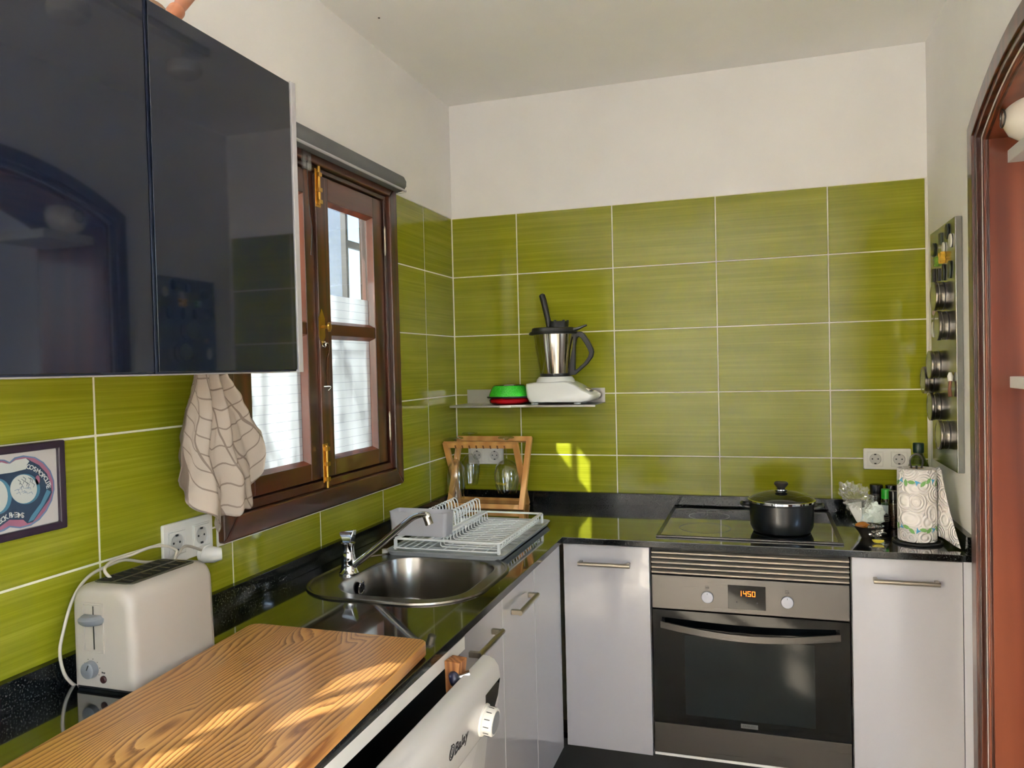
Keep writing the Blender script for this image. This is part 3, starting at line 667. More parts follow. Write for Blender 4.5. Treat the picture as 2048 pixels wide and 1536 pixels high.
# ---------------- tap
tp_ = thing('kitchen_tap', 'chrome mixer tap with a long upward curving spout', 'tap', (.148, -1.19, TOP+.003))
T0 = Vector((.148, -1.19, TOP+.003))
g = G(); g.lathe(T0, [(.027, 0), (.027, .004), (.0245, .006), (.021, .02), (.0195, .034), (.020, .036), (.0205, .04), (.017, .055), (.0155, .075), (.018, .082), (.0195, .086), (.012, .09)], 32); obj('body', g, chrome, tp_)
g = G(); g.loft([[T0+Vector((x, y, z)) for x, y, z in L] for L in (
    [(-.012, -.012, .085), (.012, -.012, .085), (.012, .012, .085), (-.012, .012, .085)],
    [(-.014, -.013, .098), (.016, -.013, .098), (.016, .013, .098), (-.014, .013, .098)],
    [(-.023, -.010, .112), (.022, -.010, .118), (.022, .010, .118), (-.023, .010, .112)],
    [(-.024, -.006, .116), (.023, -.006, .124), (.023, .006, .124), (-.024, .006, .116)])], True, True); obj('lever', g, chrome, tp_, bev=.003)
sp = spline([T0+Vector(p) for p in ((.010, 0, .022), (.03, .0, .035), (.085, 0, .075), (.15, 0, .127), (.19, 0, .158), (.215, 0, .170), (.238, 0, .172), (.246, 0, .166))], 6)
g = G(); g.tube(sp, [.0105-.0025*min(1, i/30) for i in range(len(sp))], 14); obj('spout', g, chrome, tp_)
g = G(); g.cyl(T0+Vector((.238, 0, .170)), T0+Vector((.247, 0, .146)), .0105, .0108, 20); obj('aerator', g, nickel, tp_, bev=.001)
# ---------------- drip tray, dish rack, cutlery holder
tr = thing('drip_tray', 'shallow white plastic drip tray under the dish rack', 'tray', (.33, -.7, TOP))
g = G(); RO = rrect(.146, .519, -.972, -.42, .03, 5)
def off(P, d):
    c = Vector((.3325, -.696)); out_ = []
    for p in P: out_.append((p[0]+(d if p[0] > c.x else -d), p[1]+(d if p[1] > c.y else -d)))
    return out_
def L3(P, z): return [Vector((p[0], p[1], z)) for p in P]
g.loft([L3(off(RO, -.012), TOP+.001), L3(off(RO, -.003), TOP+.003), L3(off(RO, .002), TOP+.013), L3(off(RO, .0045), TOP+.015), L3(off(RO, .0045), TOP+.0165), L3(off(RO, .0), TOP+.0160), L3(off(RO, -.006), TOP+.006), L3(off(RO, -.012), TOP+.004)], True, True)
trm = mat('tray_plastic', (178, 182, 184), .35); obj('tray_body', g, trm, tr)
for i in range(14):
    y = -.93+i*.036
    g = G(); g.box(.165, .50, y-.0015, y+.0015, TOP+.004, TOP+.0065); obj('ridge', g, trm, tr, smooth=False)
g = G(); g.tube([(.138, -.955, TOP+.004), (.138, -.955, TOP+.016)], .009, 12); obj('spout', g, trm, tr)
rk = thing('dish_rack', 'white wire dish rack with plate hoops standing beside the sink', 'dish rack', (.33, -.7, TOP+.006))
RX0, RX1, RY0, RY1, RZ = .168, .511, -.957, -.478, .9525
fr_ = L3(rrect(RX0, RX1, RY0, RY1, .014, 4), RZ)
g = G(); A = L3(rrect(RX0, RX1, RY0, RY1, .014, 4), RZ); B = L3(rrect(RX0+.012, RX1-.012, RY0+.012, RY1-.012, .006, 4), RZ)
A2 = [v+Vector((0, 0, -.005)) for v in A]; B2 = [v+Vector((0, 0, -.005)) for v in B]
g.loft([B2, A2, A, B, B2]); obj('top_frame', g, rackm, rk, bev=.001, seg=1)
for x in (.287, .303):
    g = G(); g.box(x-.004, x+.004, RY0+.006, RY1-.006, RZ-.006, RZ+.001); obj('divider_bar', g, rackm, rk, bev=.001, seg=1)
for x, y in ((RX0+.005, RY0+.006), (RX1-.005, RY0+.006), (RX0+.005, RY1-.006), (RX1-.005, RY1-.006)):
    g = G(); g.box(x-.004, x+.004, y-.005, y+.005, TOP+.0165, RZ-.004); obj('corner_post', g, rackm, rk, bev=.001, seg=1)
zb = TOP+.026
wire = None
for i in range(17):
    y = RY0+.030+i*.0262
    if wire is None:
        g = G(); g.tube([(.311, y, RZ-.004), (.312, y, zb+.004), (.317, y, zb), (.40, y, zb), (.492, y, zb), (.499, y, zb+.004), (.503, y, RZ-.004)], .0019, 6)
        wire = obj('wire', g, rackm, rk); y00 = y
    else:
        o = wire.copy(); COL.objects.link(o); o.parent = rk; o.location = wire.location + Vector((0, y-y00, 0))
hoop = None
for i in range(12):
    y = RY0+.165+i*.0262
    if hoop is None:
        pts = [(.174, y, zb), (.174, y, .985), (.180, y, .997), (.189, y, .998), (.197, y, .988), (.201, y, .965), (.208, y, .955), (.222, y, .951), (.245, y, .952), (.254, y, .965), (.259, y, .988), (.266, y, .998), (.275, y, .998), (.282, y, .988), (.283, y, zb), (.26, y, zb-.001), (.2, y, zb-.001), (.176, y, zb)]
        g = G(); g.tube(spline(pts, 3), .0021, 6); hoop = obj('plate_hoop', g, rackm, rk); y00 = y
    else:
        o = hoop.copy(); COL.objects.link(o); o.parent = rk; o.location = hoop.location + Vector((0, y-y00, 0))
for x in (.178, .20, .225, .25, .275, .33, .375, .42, .465, .495):
    g = G(); g.tube([(x, RY0+.005, zb-.003), (x, RY1-.005, zb-.003)], .0018, 6); obj('long_wire', g, rackm, rk)
g = G(); g.tube([(.168, -.955, zb-.003), (.511, -.955, zb-.003)], .002, 6); obj('long_wire', g, rackm, rk)
ch = thing('cutlery_holder', 'open light grey plastic cutlery box on the dish rack', 'box', (.24, -.88, .953))
a = rrect(.138, .331, -.925, -.858, .012, 5); ac = (.2345, -.8915)
g = G(); g.loft([lift(a, .9535, .93, ac), lift(a, .956, .95, ac), lift(a, 1.024, 1.0, ac), lift(a, 1.026, 1.012, ac), lift(a, 1.0265, 1.0, ac), lift(a, 1.024, .975, ac), lift(a, .959, .93, ac)], True, True); obj('box_shell', g, lgrey, ch)
# ================================================================== WINE GLASS RACK
wr_ = thing('wine_glass_rack', 'folding pine stemware rack of two crossed frames in the corner', 'rack', (.18, -.11, TOP))
def leanframe(x0, x1, yb, yt, z1, name, grooves=0):
    d = Vector((0, yt-yb, z1-TOP)).normalized(); nrm = Vector((1, 0, 0)).cross(d)
    L = math.hypot(yt-yb, z1-TOP); M = frame((0, yb, TOP+.002), (1, 0, 0), d)
    def bx(a0, a1, b0, b1, nm):
        g = G(); g.box(a0, a1, b0, b1, -.009, .009); o = obj(nm, g, pine, wr_, bev=.0015, M=M); return o
    bx(x0, x0+.022, 0, L, 'upright'); bx(x1-.022, x1, 0, L, 'upright'); bx(x0+.022, x1-.022, .0, .02, 'bottom_rail')
    tpb = bx(x0+.022, x1-.022, L-.022, L, 'top_rail')
    if grooves:  # dark brown strips on the rail paint the shade in the grooves
        for i in range(8):
            x = x0+.055+i*(x1-x0-.11)/7; g = G(); g.box(x-.003, x+.003, L-.022, L-.008, .0085, .0105)
            obj('groove_shade', g, mat('groove_shadow', (120, 74, 36), .6) if i == 0 else bpy.data.materials['groove_shadow'], tpb, smooth=False, M=M)
leanframe(.026, .352, -.195, -.058, 1.176, 'a')
leanframe(.012, .330, -.045, -.185, 1.164, 'b', 1)
def wineglass(label, x, y, zf, prof, txt=None):
    """hangs upside down: foot at the top at height zf; prof (r, depth below the foot)"""
    t = thing('wine_glass', label, 'glass', (x, y, zf), 'stemmed glasses hanging in the pine rack')
    g = G(); c = Vector((x, y, zf))
    g.lathe(c, [(.001, 0), (.030, .003), (.033, .0), (.033, -.0015), (.02, -.004), (.006, -.008), (.0036, -.02), (.0032, -.075), (.0045, -.084), (.010, -.089)], 40, close=False); obj('foot_and_stem', g, drink_gl, t)
    g = G(); g.lathe(c, prof, 40, close=False); bw = obj('bowl', g, drink_gl, t)
    return t, bw
g1, b1 = wineglass('big round balloon glass with yellow lettering hanging upside down', .262, -.125, 1.181, [(.010, -.089), (.026, -.096), (.043, -.113), (.0515, -.140), (.052, -.162), (.046, -.195), (.0375, -.222), (.0368, -.222), (.0455, -.195), (.0512, -.162), (.0507, -.14), (.042, -.114), (.02, -.097)])
bmt = text('x', 'Verdejo', .017, None, None, Matrix.Identity(4), extrude=.0, align='CENTER')
for v in bmt.verts:
    a = v.co.x/.0525 - 1.9; zz = v.co.y - .184
    v.co = Vector((.262+.0505*math.cos(a), -.125+.0505*math.sin(a), 1.181+zz))
obj('lettering', bmt, mat('yellow_print', (226, 190, 20), .5), b1, smooth=False)
wineglass('tall tulip glass hanging upside down at the rack\'s left end', .052, -.15, 1.180, [(.008, -.088), (.018, -.095), (.033, -.118), (.0385, -.15), (.038, -.19), (.031, -.248), (.0303, -.248), (.037, -.19), (.0375, -.15), (.03, -.118), (.012, -.096)])
wineglass('smaller slim glass hanging behind the tulip glass by the wall', .078, -.052, 1.192, [(.008, -.088), (.024, -.097), (.037, -.118), (.039, -.145), (.034, -.185), (.028, -.215), (.0275, -.215), (.033, -.185), (.038, -.145), (.035, -.118), (.02, -.098)])
# ================================================================== SOCKETS
def socket(label, o, ex, ey, w_=.157, h_=.076, plug=None):
    t = thing('power_socket', label, 'socket', o)
    M = frame(o, ex, ey)
    g = G(); g.prism(rrect(-w_/2, w_/2, -h_/2, h_/2, .004, 3), 'z', 0, .008); obj('cover_plate', g, wplas, t, bev=.002, M=M)
    for s_ in (-1, 1):
        cx = s_*w_*.25; q = .0255
        g = G(); g.holed([(p[0], p[1]) for p in rrect(cx-q-.003, cx+q+.003, -q-.003, q+.003, .003, 3)], [[(cx-q, -q), (cx+q, -q), (cx+q, q), (cx-q, q)]], 'z', .008, .0098); obj('inner_frame', g, wplas, t, bev=.0006, seg=1, M=M)
        g = G(); n = 28; circ = [(cx+.0195*math.cos(2*math.pi*i/n), .0195*math.sin(2*math.pi*i/n)) for i in range(n)]
        g.holed([(cx-q+.001, -q+.001), (cx+q-.001, -q+.001), (cx+q-.001, q-.001), (cx-q+.001, q-.001)], [circ], 'z', .003, .0105)
        ins = obj('insert', g, wplas, t, bev=.0005, seg=1, M=M)
        g = G(); g.lathe((cx, 0, .0082), [(.0195, .0022), (.0185, 0), (.001, 0)], 28, close=False); obj('well', g, mat('socket_well', (190, 188, 184), .4), ins, M=M)
        g = G()
        for px_ in (-.0095, .0095): g.cyl((cx+px_, 0, .0083), (cx+px_, 0, .0087), .0026, n=12)
        for py_ in (-.0165, .0165): g.box(cx-.0035, cx+.0035, py_-.0022, py_+.0022, .0083, .0105)
        obj('contact', g, blackpl, ins, smooth=False, M=M)['kind'] = 'stuff'
    return t
socket('white double socket on green tiles behind the pine stemware rack', (.131, -.0002, 1.095), (1, 0, 0), (0, 0, 1))
socket('white double socket on green tiles beside the kitchen roll', (1.672, -.0002, 1.099), (1, 0, 0), (0, 0, 1))
socket('white double socket above the toaster holding its plug', (.0002, -1.648, 1.094), (0, 1, 0), (0, 0, 1), .158, .09)
# ================================================================== STEEL SHELF, BOWLS, BLENDER
sh = thing('wall_shelf', 'narrow brushed steel shelf fixed to the green tiles', 'shelf', (.35, -.1, 1.31))
g = G(); g.box(.052, .645, -.20, 0, 1.3125, 1.3145); g.box(.052, .645, -.202, -.200, 1.3065, 1.3145)
g.box(.052, .645, -.0025, -.0005, 1.3125, 1.372); obj('shelf_body', g, mat('shelf_steel', (176, 172, 166), .3, 1), sh, bev=.0006, seg=1)
g = G(); g.box(.265, .31, -.2035, -.2015, 1.3060, 1.3148); obj('edge_label', g, wplas, sh, smooth=False)
g = G(); g.lathe((.275, -.11, 1.3147), [(.066, 0), (.079, .008), (.082, .018), (.074, .026)], 44); tag(obj('pet_bowl', g, mat('red_glitter_plastic', (170, 12, 26), .2, coat=.5)), 'red bowl under the glittery green bowl on the steel shelf', 'bowl')
gb = thing('pet_bowl', 'glittery green bowl with steel insert stacked on the red bowl', 'bowl', (.275, -.11, 1.3405))
gm = mat('green_glitter_plastic', (40, 190, 40), .2, coat=.5); k = N(gm); v1 = k.n('TexVoronoi', i_Scale=1.0); k.l(k.coord((420, 420, 420), 'Position'), v1.inputs['Vector'])
k.l(k.ramp(v1.outputs[0], [(.12, lin((160, 245, 150))), (.2, lin((60, 205, 50))), (.5, lin((40, 180, 36)))]), k.b.inputs['Base Color'])
g = G(); g.lathe((.275, -.11, 1.3410), [(.0, 0), (.088, 0), (.091, .003), (.089, .006), (.082, .007)], 48); obj('rubber_foot', g, blackpl, gb)
g = G(); g.lathe((.275, -.11, 1.3470), [(.0835, 0), (.0815, .008), (.072, .030), (.066, .041), (.062, .043), (.060, .040), (.06, .005)], 48); obj('shell', g, gm, gb)
g = G(); g.lathe((.275, -.11, 1.3490), [(.063, .0425), (.062, .044), (.058, .041), (.05, .018), (.035, .012), (.001, .012)], 48, close=False); obj('steel_insert', g, pol, gb)
bl = thing('food_processor', 'white and steel food processor with black lid on the shelf', 'food processor', (.49, -.11, 1.3147))
bw_ = mat('blender_white', (222, 224, 222), .22, coat=.3)
BY = -.105
prof = [(.367, 1.397), (.364, 1.385), (.368, 1.345), (.378, 1.327), (.392, 1.322), (.60, 1.322), (.622, 1.328), (.634, 1.340), (.636, 1.350), (.628, 1.357), (.60, 1.368), (.565, 1.390), (.54, 1.402), (.52, 1.405), (.40, 1.402)]
g = G(); 
def sc(P, y, k_, c=(.5, 1.36)): return [Vector((c[0]+(x-c[0])*k_, y, c[1]+(z-c[1])*k_)) for x, z in P]
g.loft([sc(prof, BY-.085, .90), sc(prof, BY-.08, .96), sc(prof, BY-.068, 1), sc(prof, BY+.06, 1), sc(prof, BY+.075, .96), sc(prof, BY+.08, .9)], True, True); obj('base', g, bw_, bl)
g = G(); g.lathe((.468, BY, 1.40), [(.078, 0), (.074, .012), (.066, .022), (.06, .023)], 40); obj('collar', g, bw_, bl)
for x in (.395, .565):
    for y in (BY-.05, BY+.05):
        g = G(); g.lathe((x, y, 1.3150), [(.014, 0), (.015, .008), (.015, .012)], 16); obj('foot', g, bw_, bl)
g = G(); g.box(.59, .622, BY-.03, BY+.03, 0, .004); pn = obj('display', g, blackgl, bl, M=Matrix.Translation((.006, 0, 1.3605)) @ Matrix.Rotation(R(27), 4, 'Y') @ Matrix.Translation((0, 0, .276)) if False else Matrix.Translation((0, 0, 1.3625)), bev=.001)
g = G(); g.lathe((.598, BY, 1.366), [(.017, 0), (.0165, .008), (.012, .011)], 24, (.45, 0, 1)); obj('selector_knob', g, nickel, bl)
g = G(); g.lathe((.468, BY, 1.423), [(.060, 0), (.0615, .006), (.061, .012)], 40); obj('jug_base', g, blackpl, bl)
g = G(); g.lathe((.468, BY, 1.434), [(.0605, 0), (.064, .02), (.078, .10), (.084, .155), (.084, .157), (.080, .157)], 56); obj('jug', g, pol, bl)
g = G(); g.lathe((.464, BY, 1.588), [(.087, 0), (.096, .001), (.0975, .006), (.094, .011), (.087, .013), (.085, .024), (.08, .027), (.035, .028)], 48); obj('lid', g, blackpl, bl)
g = G(); g.lathe((.487, BY, 1.614), [(.037, 0), (.038, .022), (.036, .025), (.031, .024), (.03, .01)], 32)
for i in range(6):
    a = i*math.pi/3+.3; g.box(.487+.034*math.cos(a)-.004, .487+.034*math.cos(a)+.004, BY+.034*math.sin(a)-.004, BY+.034*math.sin(a)+.004, 1.634, 1.644)
obj('measuring_cap', g, blackpl, bl)
g = G(); g.loft([[Vector((.540, BY-.02, 1.598)), Vector((.540, BY+.02, 1.598)), Vector((.540, BY+.02, 1.610)), Vector((.540, BY-.02, 1.610))], [Vector((.572, BY-.014, 1.607)), Vector((.572, BY+.014, 1.607)), Vector((.572, BY+.014, 1.616)), Vector((.572, BY-.014, 1.616))], [Vector((.598, BY-.011, 1.618)), Vector((.598, BY+.011, 1.618)), Vector((.598, BY+.011, 1.624)), Vector((.598, BY-.011, 1.624))]], True, True); obj('lid_tab', g, blackpl, bl, bev=.002)
hp = [(.545, 1.591), (.575, 1.596), (.588, 1.588), (.606, 1.562), (.622, 1.530), (.6245, 1.515), (.620, 1.496), (.600, 1.470), (.570, 1.445), (.548, 1.430), (.530, 1.424), (.527, 1.434), (.548, 1.444), (.552, 1.448), (.585, 1.475), (.603, 1.497), (.6055, 1.512), (.600, 1.525), (.584, 1.555), (.572, 1.572), (.562, 1.576), (.556, 1.57)]
hin = [(.550, 1.44), (.546, 1.45), (.551, 1.57)]
g = G(); g.prism([(.545, 1.591), (.575, 1.596), (.588, 1.588), (.606, 1.562), (.622, 1.530), (.6245, 1.515), (.620, 1.496), (.600, 1.470), (.570, 1.445), (.548, 1.428), (.527, 1.426), (.527, 1.591)], 'y', BY-.011, BY+.011)
g.bm.free(); g = G(); g.holed([(.527, 1.591), (.545, 1.593), (.575, 1.597), (.588, 1.589), (.606, 1.562), (.622, 1.530), (.6245, 1.515), (.620, 1.496), (.600, 1.470), (.570, 1.445), (.548, 1.428), (.527, 1.426)][::-1],
    [[(.549, 1.447), (.556, 1.449), (.585, 1.473), (.603, 1.497), (.6075, 1.512), (.603, 1.525), (.587, 1.553), (.575, 1.572), (.567, 1.577), (.559, 1.572), (.552, 1.54)]], 'y', BY-.011, BY+.011)
obj('handle', g, blackpl, bl, bev=.003)
g = G(); g.tube([(.452, BY-.01, 1.60), (.446, BY-.01, 1.64), (.437, BY-.01, 1.685), (.427, BY-.01, 1.73), (.423, BY-.01, 1.745), (.421, BY-.01, 1.750)], [.011, .011, .0115, .0125, .012, .007], 14); obj('spatula_handle', g, blackpl, bl)
# ================================================================== RIGHT END OF THE WORKTOP
# kitchen roll on its holder
RC = Vector((1.690, -.462, TOP))
kh = thing('roll_holder', 'black wire stand that holds the kitchen roll upright', 'holder', RC)
g = G(); ringp_ = [RC+Vector((.067*math.cos(t*math.pi/20), .067*math.sin(t*math.pi/20), .004)) for t in range(40)]; g.tube(ringp_, .0038, 8, True); g.tube([RC+Vector((-.067, 0, .004)), RC+Vector((.067, 0, .004))], .003, 8); obj('base_ring', g, blackpl, kh)
g = G(); g.tube([RC+Vector((0, 0, .004)), RC+Vector((0, 0, .235))], .003, 8); obj('rod', g, blackpl, kh)
g = G(); g.tube(spline([RC+Vector(p) for p in ((-.013, 0, .226), (-.018, 0, .245), (-.013, 0, .262), (0, 0, .270), (.013, 0, .262), (.018, 0, .245), (.013, 0, .226))], 5), .0028, 8); obj('top_loop', g, steel, kh)
kr = thing('kitchen_roll', 'white quilted kitchen roll with blue and green flower borders', 'paper roll', RC+Vector((0, 0, .008)))
pap = mat('quilted_paper', (232, 228, 226), .85, spec=.2); k = N(pap)
# swirl embossing: rings round scattered centres
co = k.coord((1, 1, 1), 'Object'); vo = k.n('TexVoronoi', i_Scale=22.0, feature='F1'); k.l(co, vo.inputs['Vector'])
ml = k.n('Math', operation='MULTIPLY'); ml.inputs[1].default_value = 38; k.l(vo.outputs['Distance'], ml.inputs[0])
sn = k.n('Math', operation='SINE'); k.l(ml.outputs[0], sn.inputs[0]); k.bump(sn.outputs[0], .9, .0022)
g = G(); g.lathe(RC+Vector((0, 0, .008)), [(.020, 0), (.052, 0), (.054, .002), (.0545, .05), (.054, .216), (.053, .2185), (.020, .2185), (.020, .21)], 64, close=False); obj('paper', g, pap, kr)
g = G(); g.lathe(RC+Vector((0, 0, .008)), [(.0205, .001), (.0205, .2185), (.0190, .2185), (.0190, .001)], 28, close=False); obj('cardboard_core', g, mat('cardboard', (168, 140, 106), .8), kr)
# loose sheet hanging off the right side
g = G(); NS = 14; rows_ = []
for i in range(NS+1):
    s_ = i/NS; z = TOP+.2255-s_*.205; rr_ = []
    for j in range(9):
        q = j/8; x = RC.x+.054+q*(.012+.030*s_)+.003*math.sin(3*q+4*s_); y = RC.y+.01-q*(.020+.115*s_**1.1)*.75
        rr_.append(g.bm.verts.new((x, y, z+.004*math.sin(5*q)-.012*q*s_)))
    rows_.append(rr_)
for a_, b_ in zip(rows_, rows_[1:]):
    for j in range(8): g.bm.faces.new((a_[j], a_[j+1], b_[j+1], b_[j]))
obj('loose_sheet', g, pap, kr, solid=.0008)
pb, pg_ = mat('print_blue', (70, 150, 196), .8), mat('print_green', (112, 160, 92), .8)
def on_roll(ang, z, poly, m, nm, r=.0549):
    bm = bmesh.new(); vs = []
    for (a, b) in poly:
        th = ang + 1.5*a/r; vs.append(bm.verts.new((RC.x+r*math.cos(th), RC.y+r*math.sin(th), TOP+z+1.5*b)))
    c = bm.verts.new((RC.x+r*1.001*math.cos(ang), RC.y+r*1.001*math.sin(ang), TOP+z))
    for i in range(len(vs)): bm.faces.new((vs[i], vs[(i+1) % len(vs)], c))
    o = obj(nm, bm, m, kr, smooth=False); return o
random.seed(3)
for zz in (.190, .048):
    for i in range(13):
        a = R(-200+i*17); tri = [(-.005, -.005), (.005, -.003), (0, .007)]; rot = random.uniform(0, 6.28)
        cs, sn_ = math.cos(rot), math.sin(rot); zj = zz+random.uniform(-.006, .006)
        if i % 3 == 0: P_ = [(cs*x-sn_*y, sn_*x+cs*y) for x, y in ((-.0065, -.002), (0, -.003), (.006, -.006), (.002, .0), (.005, .006), (-.001, .002))]; on_roll(a, zj, P_, pb, 'flower_print')
        else: P_ = [(cs*x-sn_*y, sn_*x+cs*y) for x, y in ((-.008, 0), (-.003, -.0035), (.003, -.0035), (.008, 0), (.003, .0035), (-.003, .0035))]; on_roll(a, zj, P_, pg_, 'leaf_print')
# olive oil bottle
bo = thing('oil_bottle', 'olive oil bottle with dark green cap behind the kitchen roll', 'bottle', (1.752, -.135, TOP))
c = (1.752, -.135, TOP)
g = G(); g.lathe(c, [(.001, .001), (.036, .001), (.039, .006), (.039, .15), (.036, .178), (.028, .205), (.017, .226), (.0145, .234), (.0145, .242)], 36, close=False); obj('glass_body', g, oil_gl, bo)
g = G(); g.lathe(c, [(.001, .003), (.0365, .003), (.0365, .15), (.034, .176), (.026, .2)], 36); obj('oil', g, mat('olive_oil', (112, 122, 22), .1, coat=.5), bo)
g = G(); g.lathe(c, [(.0165, .238), (.0175, .242), (.0175, .268), (.0155, .271)], 28); obj('cap', g, mat('cap_dark_green', (8, 44, 36), .4), bo)
def jar(name, label, x, y, r, h, caph, glass, capm, content=None, lab=None, group=None):
    t = thing(name, label, 'jar', (x, y, TOP), group)
    g = G(); g.lathe((x, y, TOP), [(.001, .001), (r*.94, .001), (r, .004), (r, h*.86), (r*.86, h*.95), (r*.8, h)], 30, close=False); obj('glass_body', g, glass, t)
    if content: g = G(); g.lathe((x, y, TOP), [(.001, .003), (r*.92, .003), (r*.92, h*.8)], 30); obj('contents', g, content, t)
    if lab: g = G(); g.lathe((x, y, TOP), [(r+.0004, h*.28), (r+.0004, h*.72)], 30, close=False); obj('paper_label', g, lab, t)
    g = G(); g.lathe((x, y, TOP), [(r*.9, h-.004), (r*.92, h+caph), (r*.86, h+caph+.002)], 30); obj('cap', g, capm, t)
    return t
capb = mat('cap_black', (14, 14, 15), .25); spice = mat('dark_spice', (58, 44, 34), .8)
capg = mat('cap_bright_green', (34, 160, 40), .35)
jar('spice_jar', 'tall spice jar with black cap nearest the green wall', 1.628, -.060, .0235, .088, .024, jar_gl, capb, spice)
jar('spice_jar', 'spice jar with black cap half hidden behind the green-capped bottle', 1.678, -.050, .0215, .092, .018, jar_gl, capb, spice)
jar('herb_bottle', 'small clear bottle with bright green cap and white label', 1.642, -.188, .0165, .090, .026, drink_gl, capg, mat('dried_herbs', (56, 84, 52), .9), mat('bottle_label', (200, 214, 214), .7))
jar('pepper_grinder', 'glass pepper grinder with black top touching the kitchen roll', 1.655, -.262, .0165, .100, .022, jar_gl, capb, noisy(mat('peppercorns', (70, 58, 50), .7), (260, 260, 260), (28, 22, 20), (190, 170, 150), 'Position'))
bpy.data.objects['pepper_grinder']['category'] = 'grinder'
tn = thing('round_tin', 'low round grey tin lying in front of the spice jars', 'tin', (1.605, -.270, TOP))
g = G(); g.lathe((1.605, -.270, TOP), [(.031, .0005), (.033, .003), (.033, .022), (.0345, .024), (.0345, .045), (.0325, .0465), (.030, .045)], 40); obj('tin_body', g, mat('dark_tin', (58, 60, 66), .3, .8), tn)
for z in (.026, .032, .038): g = G(); g.lathe((1.605, -.270, TOP), [(.0345, z), (.0354, z+.0015), (.0345, z+.003)], 40, close=False); obj('lid_ridge', g, nickel, tn)
# glass bowl with odds and ends
gbw = thing('glass_bowl', 'small smoked glass bowl holding wrappers beside the hob', 'bowl', (1.556, -.435, TOP))
g = G(); c = (1.556, -.435, TOP); g.lathe(c, [(.001, .001), (.020, .001), (.024, .010), (.033, .026), (.044, .040), (.046, .041), (.043, .037), (.031, .022), (.020, .006), (.001, .005)], 40, close=False); obj('bowl_shell', g, thin('smoked_glass', (.30, .28, .26), 2.0, .02, .25, (60, 58, 54)), gbw)
def crumple(name, c, s_, m, seed, par, res=3, amp=.35):
    bm = bmesh.new(); bmesh.ops.create_icosphere(bm, subdivisions=res, radius=1)
    for v in bm.verts:
        n = noise.noise(v.co*2.1+Vector((seed, 0, 0)))+.6*noise.noise(v.co*5+Vector((0, seed, 0)))
        v.co = Vector((v.co.x*s_[0], v.co.y*s_[1], v.co.z*s_[2]))*(1+amp*n)+Vector(c)
    return obj(name, bm, m, par, ang=20)
tm = thing('orange_sweet', 'amber brown round sweet lying in the glass bowl', 'sweet', (1.541, -.428, TOP+.032)); crumple('sweet_body', (1.541, -.428, TOP+.037), (.023, .018, .013), mat('amber', (150, 92, 30), .2, coat=.4), 1, tm, amp=.08)
tm = thing('crumpled_foil', 'crumpled silver and red foil wrapper at the front of the glass bowl', 'wrapper', (1.572, -.462, TOP+.03))
foil = noisy(mat('foil', (160, 158, 150), .2, .9), (120, 120, 120), (60, 60, 58), (200, 196, 186), 'Position')
crumple('foil_piece', (1.574, -.458, TOP+.026), (.022, .016, .017), foil, 5, tm, 4, .6)
crumple('red_piece', (1.568, -.462, TOP+.036), (.011, .007, .003), mat('red_foil', (130, 20, 24), .3), 8, tm, 2, .3)
tm = thing('lemon_wedge', 'small yellow lemon wedge at the foot of the glass bowl', 'lemon', (1.572, -.505, TOP))
g = G(); g.prism([(0, 0)]+[(.017*math.cos(a*math.pi/8), .009*math.sin(a*math.pi/8)) for a in range(9)], 'y', -.006, .006); obj('wedge', g, mat('lemon_yellow', (196, 180, 50), .4), tm, bev=.001, M=Matrix.Translation((1.575, -.505, TOP+.0105)) @ Matrix.Rotation(math.pi, 4, 'X'))
# clear plastic bag and folded tissue packet
cb = thing('plastic_bag', 'crinkled clear plastic bag bunched up left of the spice jars', 'bag', (1.535, -.33, TOP))
bm = bmesh.new(); bmesh.ops.create_icosphere(bm, subdivisions=5, radius=1)
for v in bm.verts:
    n = noise.noise(v.co*2.3+Vector((3, 0, 0)))+.8*noise.noise(v.co*6)+.5*noise.noise(v.co*14)
    t_ = (v.co.z+1)/2; fl_ = .35+1.0*t_**1.3
    p = Vector((v.co.x*.048*fl_, v.co.y*.030*fl_, v.co.z*.062))*(1+.38*n)
    p.x += -.034*t_*t_; v.co = p+Vector((1.548, -.33, TOP+.088))
bag_m = thin('crinkly_clear_film', (.94, .95, .93), 2.6, .12, .10, (230, 232, 226)); obj('bag_film', bm, bag_m, cb, ang=12)
g = G(); g.loft([[Vector(p) for p in L] for L in ([(1.505, -.345, .99), (1.548, -.35, 1.0), (1.548, -.34, 1.0), (1.505, -.335, .99)], [(1.516, -.345, .965), (1.548, -.35, .965), (1.548, -.34, .965), (1.516, -.335, .965)], [(1.533, -.345, .932), (1.548, -.35, .93), (1.548, -.34, .93), (1.533, -.335, .932)])], True, True); obj('frosted_corner', g, mat('frosted_plastic', (206, 208, 204), .5), cb, bev=.002)
tk = thing('tissue_packet', 'crumpled pale blue and green tissue packet beside the plastic bag', 'packet', (1.585, -.325, TOP))
tkm = noisy(mat('printed_wrap', (206, 222, 222), .35), (34, 34, 34), (150, 184, 206), (222, 234, 230), 'Position', .30, .42)
crumple('packet_body', (1.583, -.325, TOP+.057), (.034, .018, .036), tkm, 11, tk, 4, .32)
crumple('packet_fold', (1.560, -.34, TOP+.035), (.022, .014, .028), tkm, 21, tk, 3, .3)
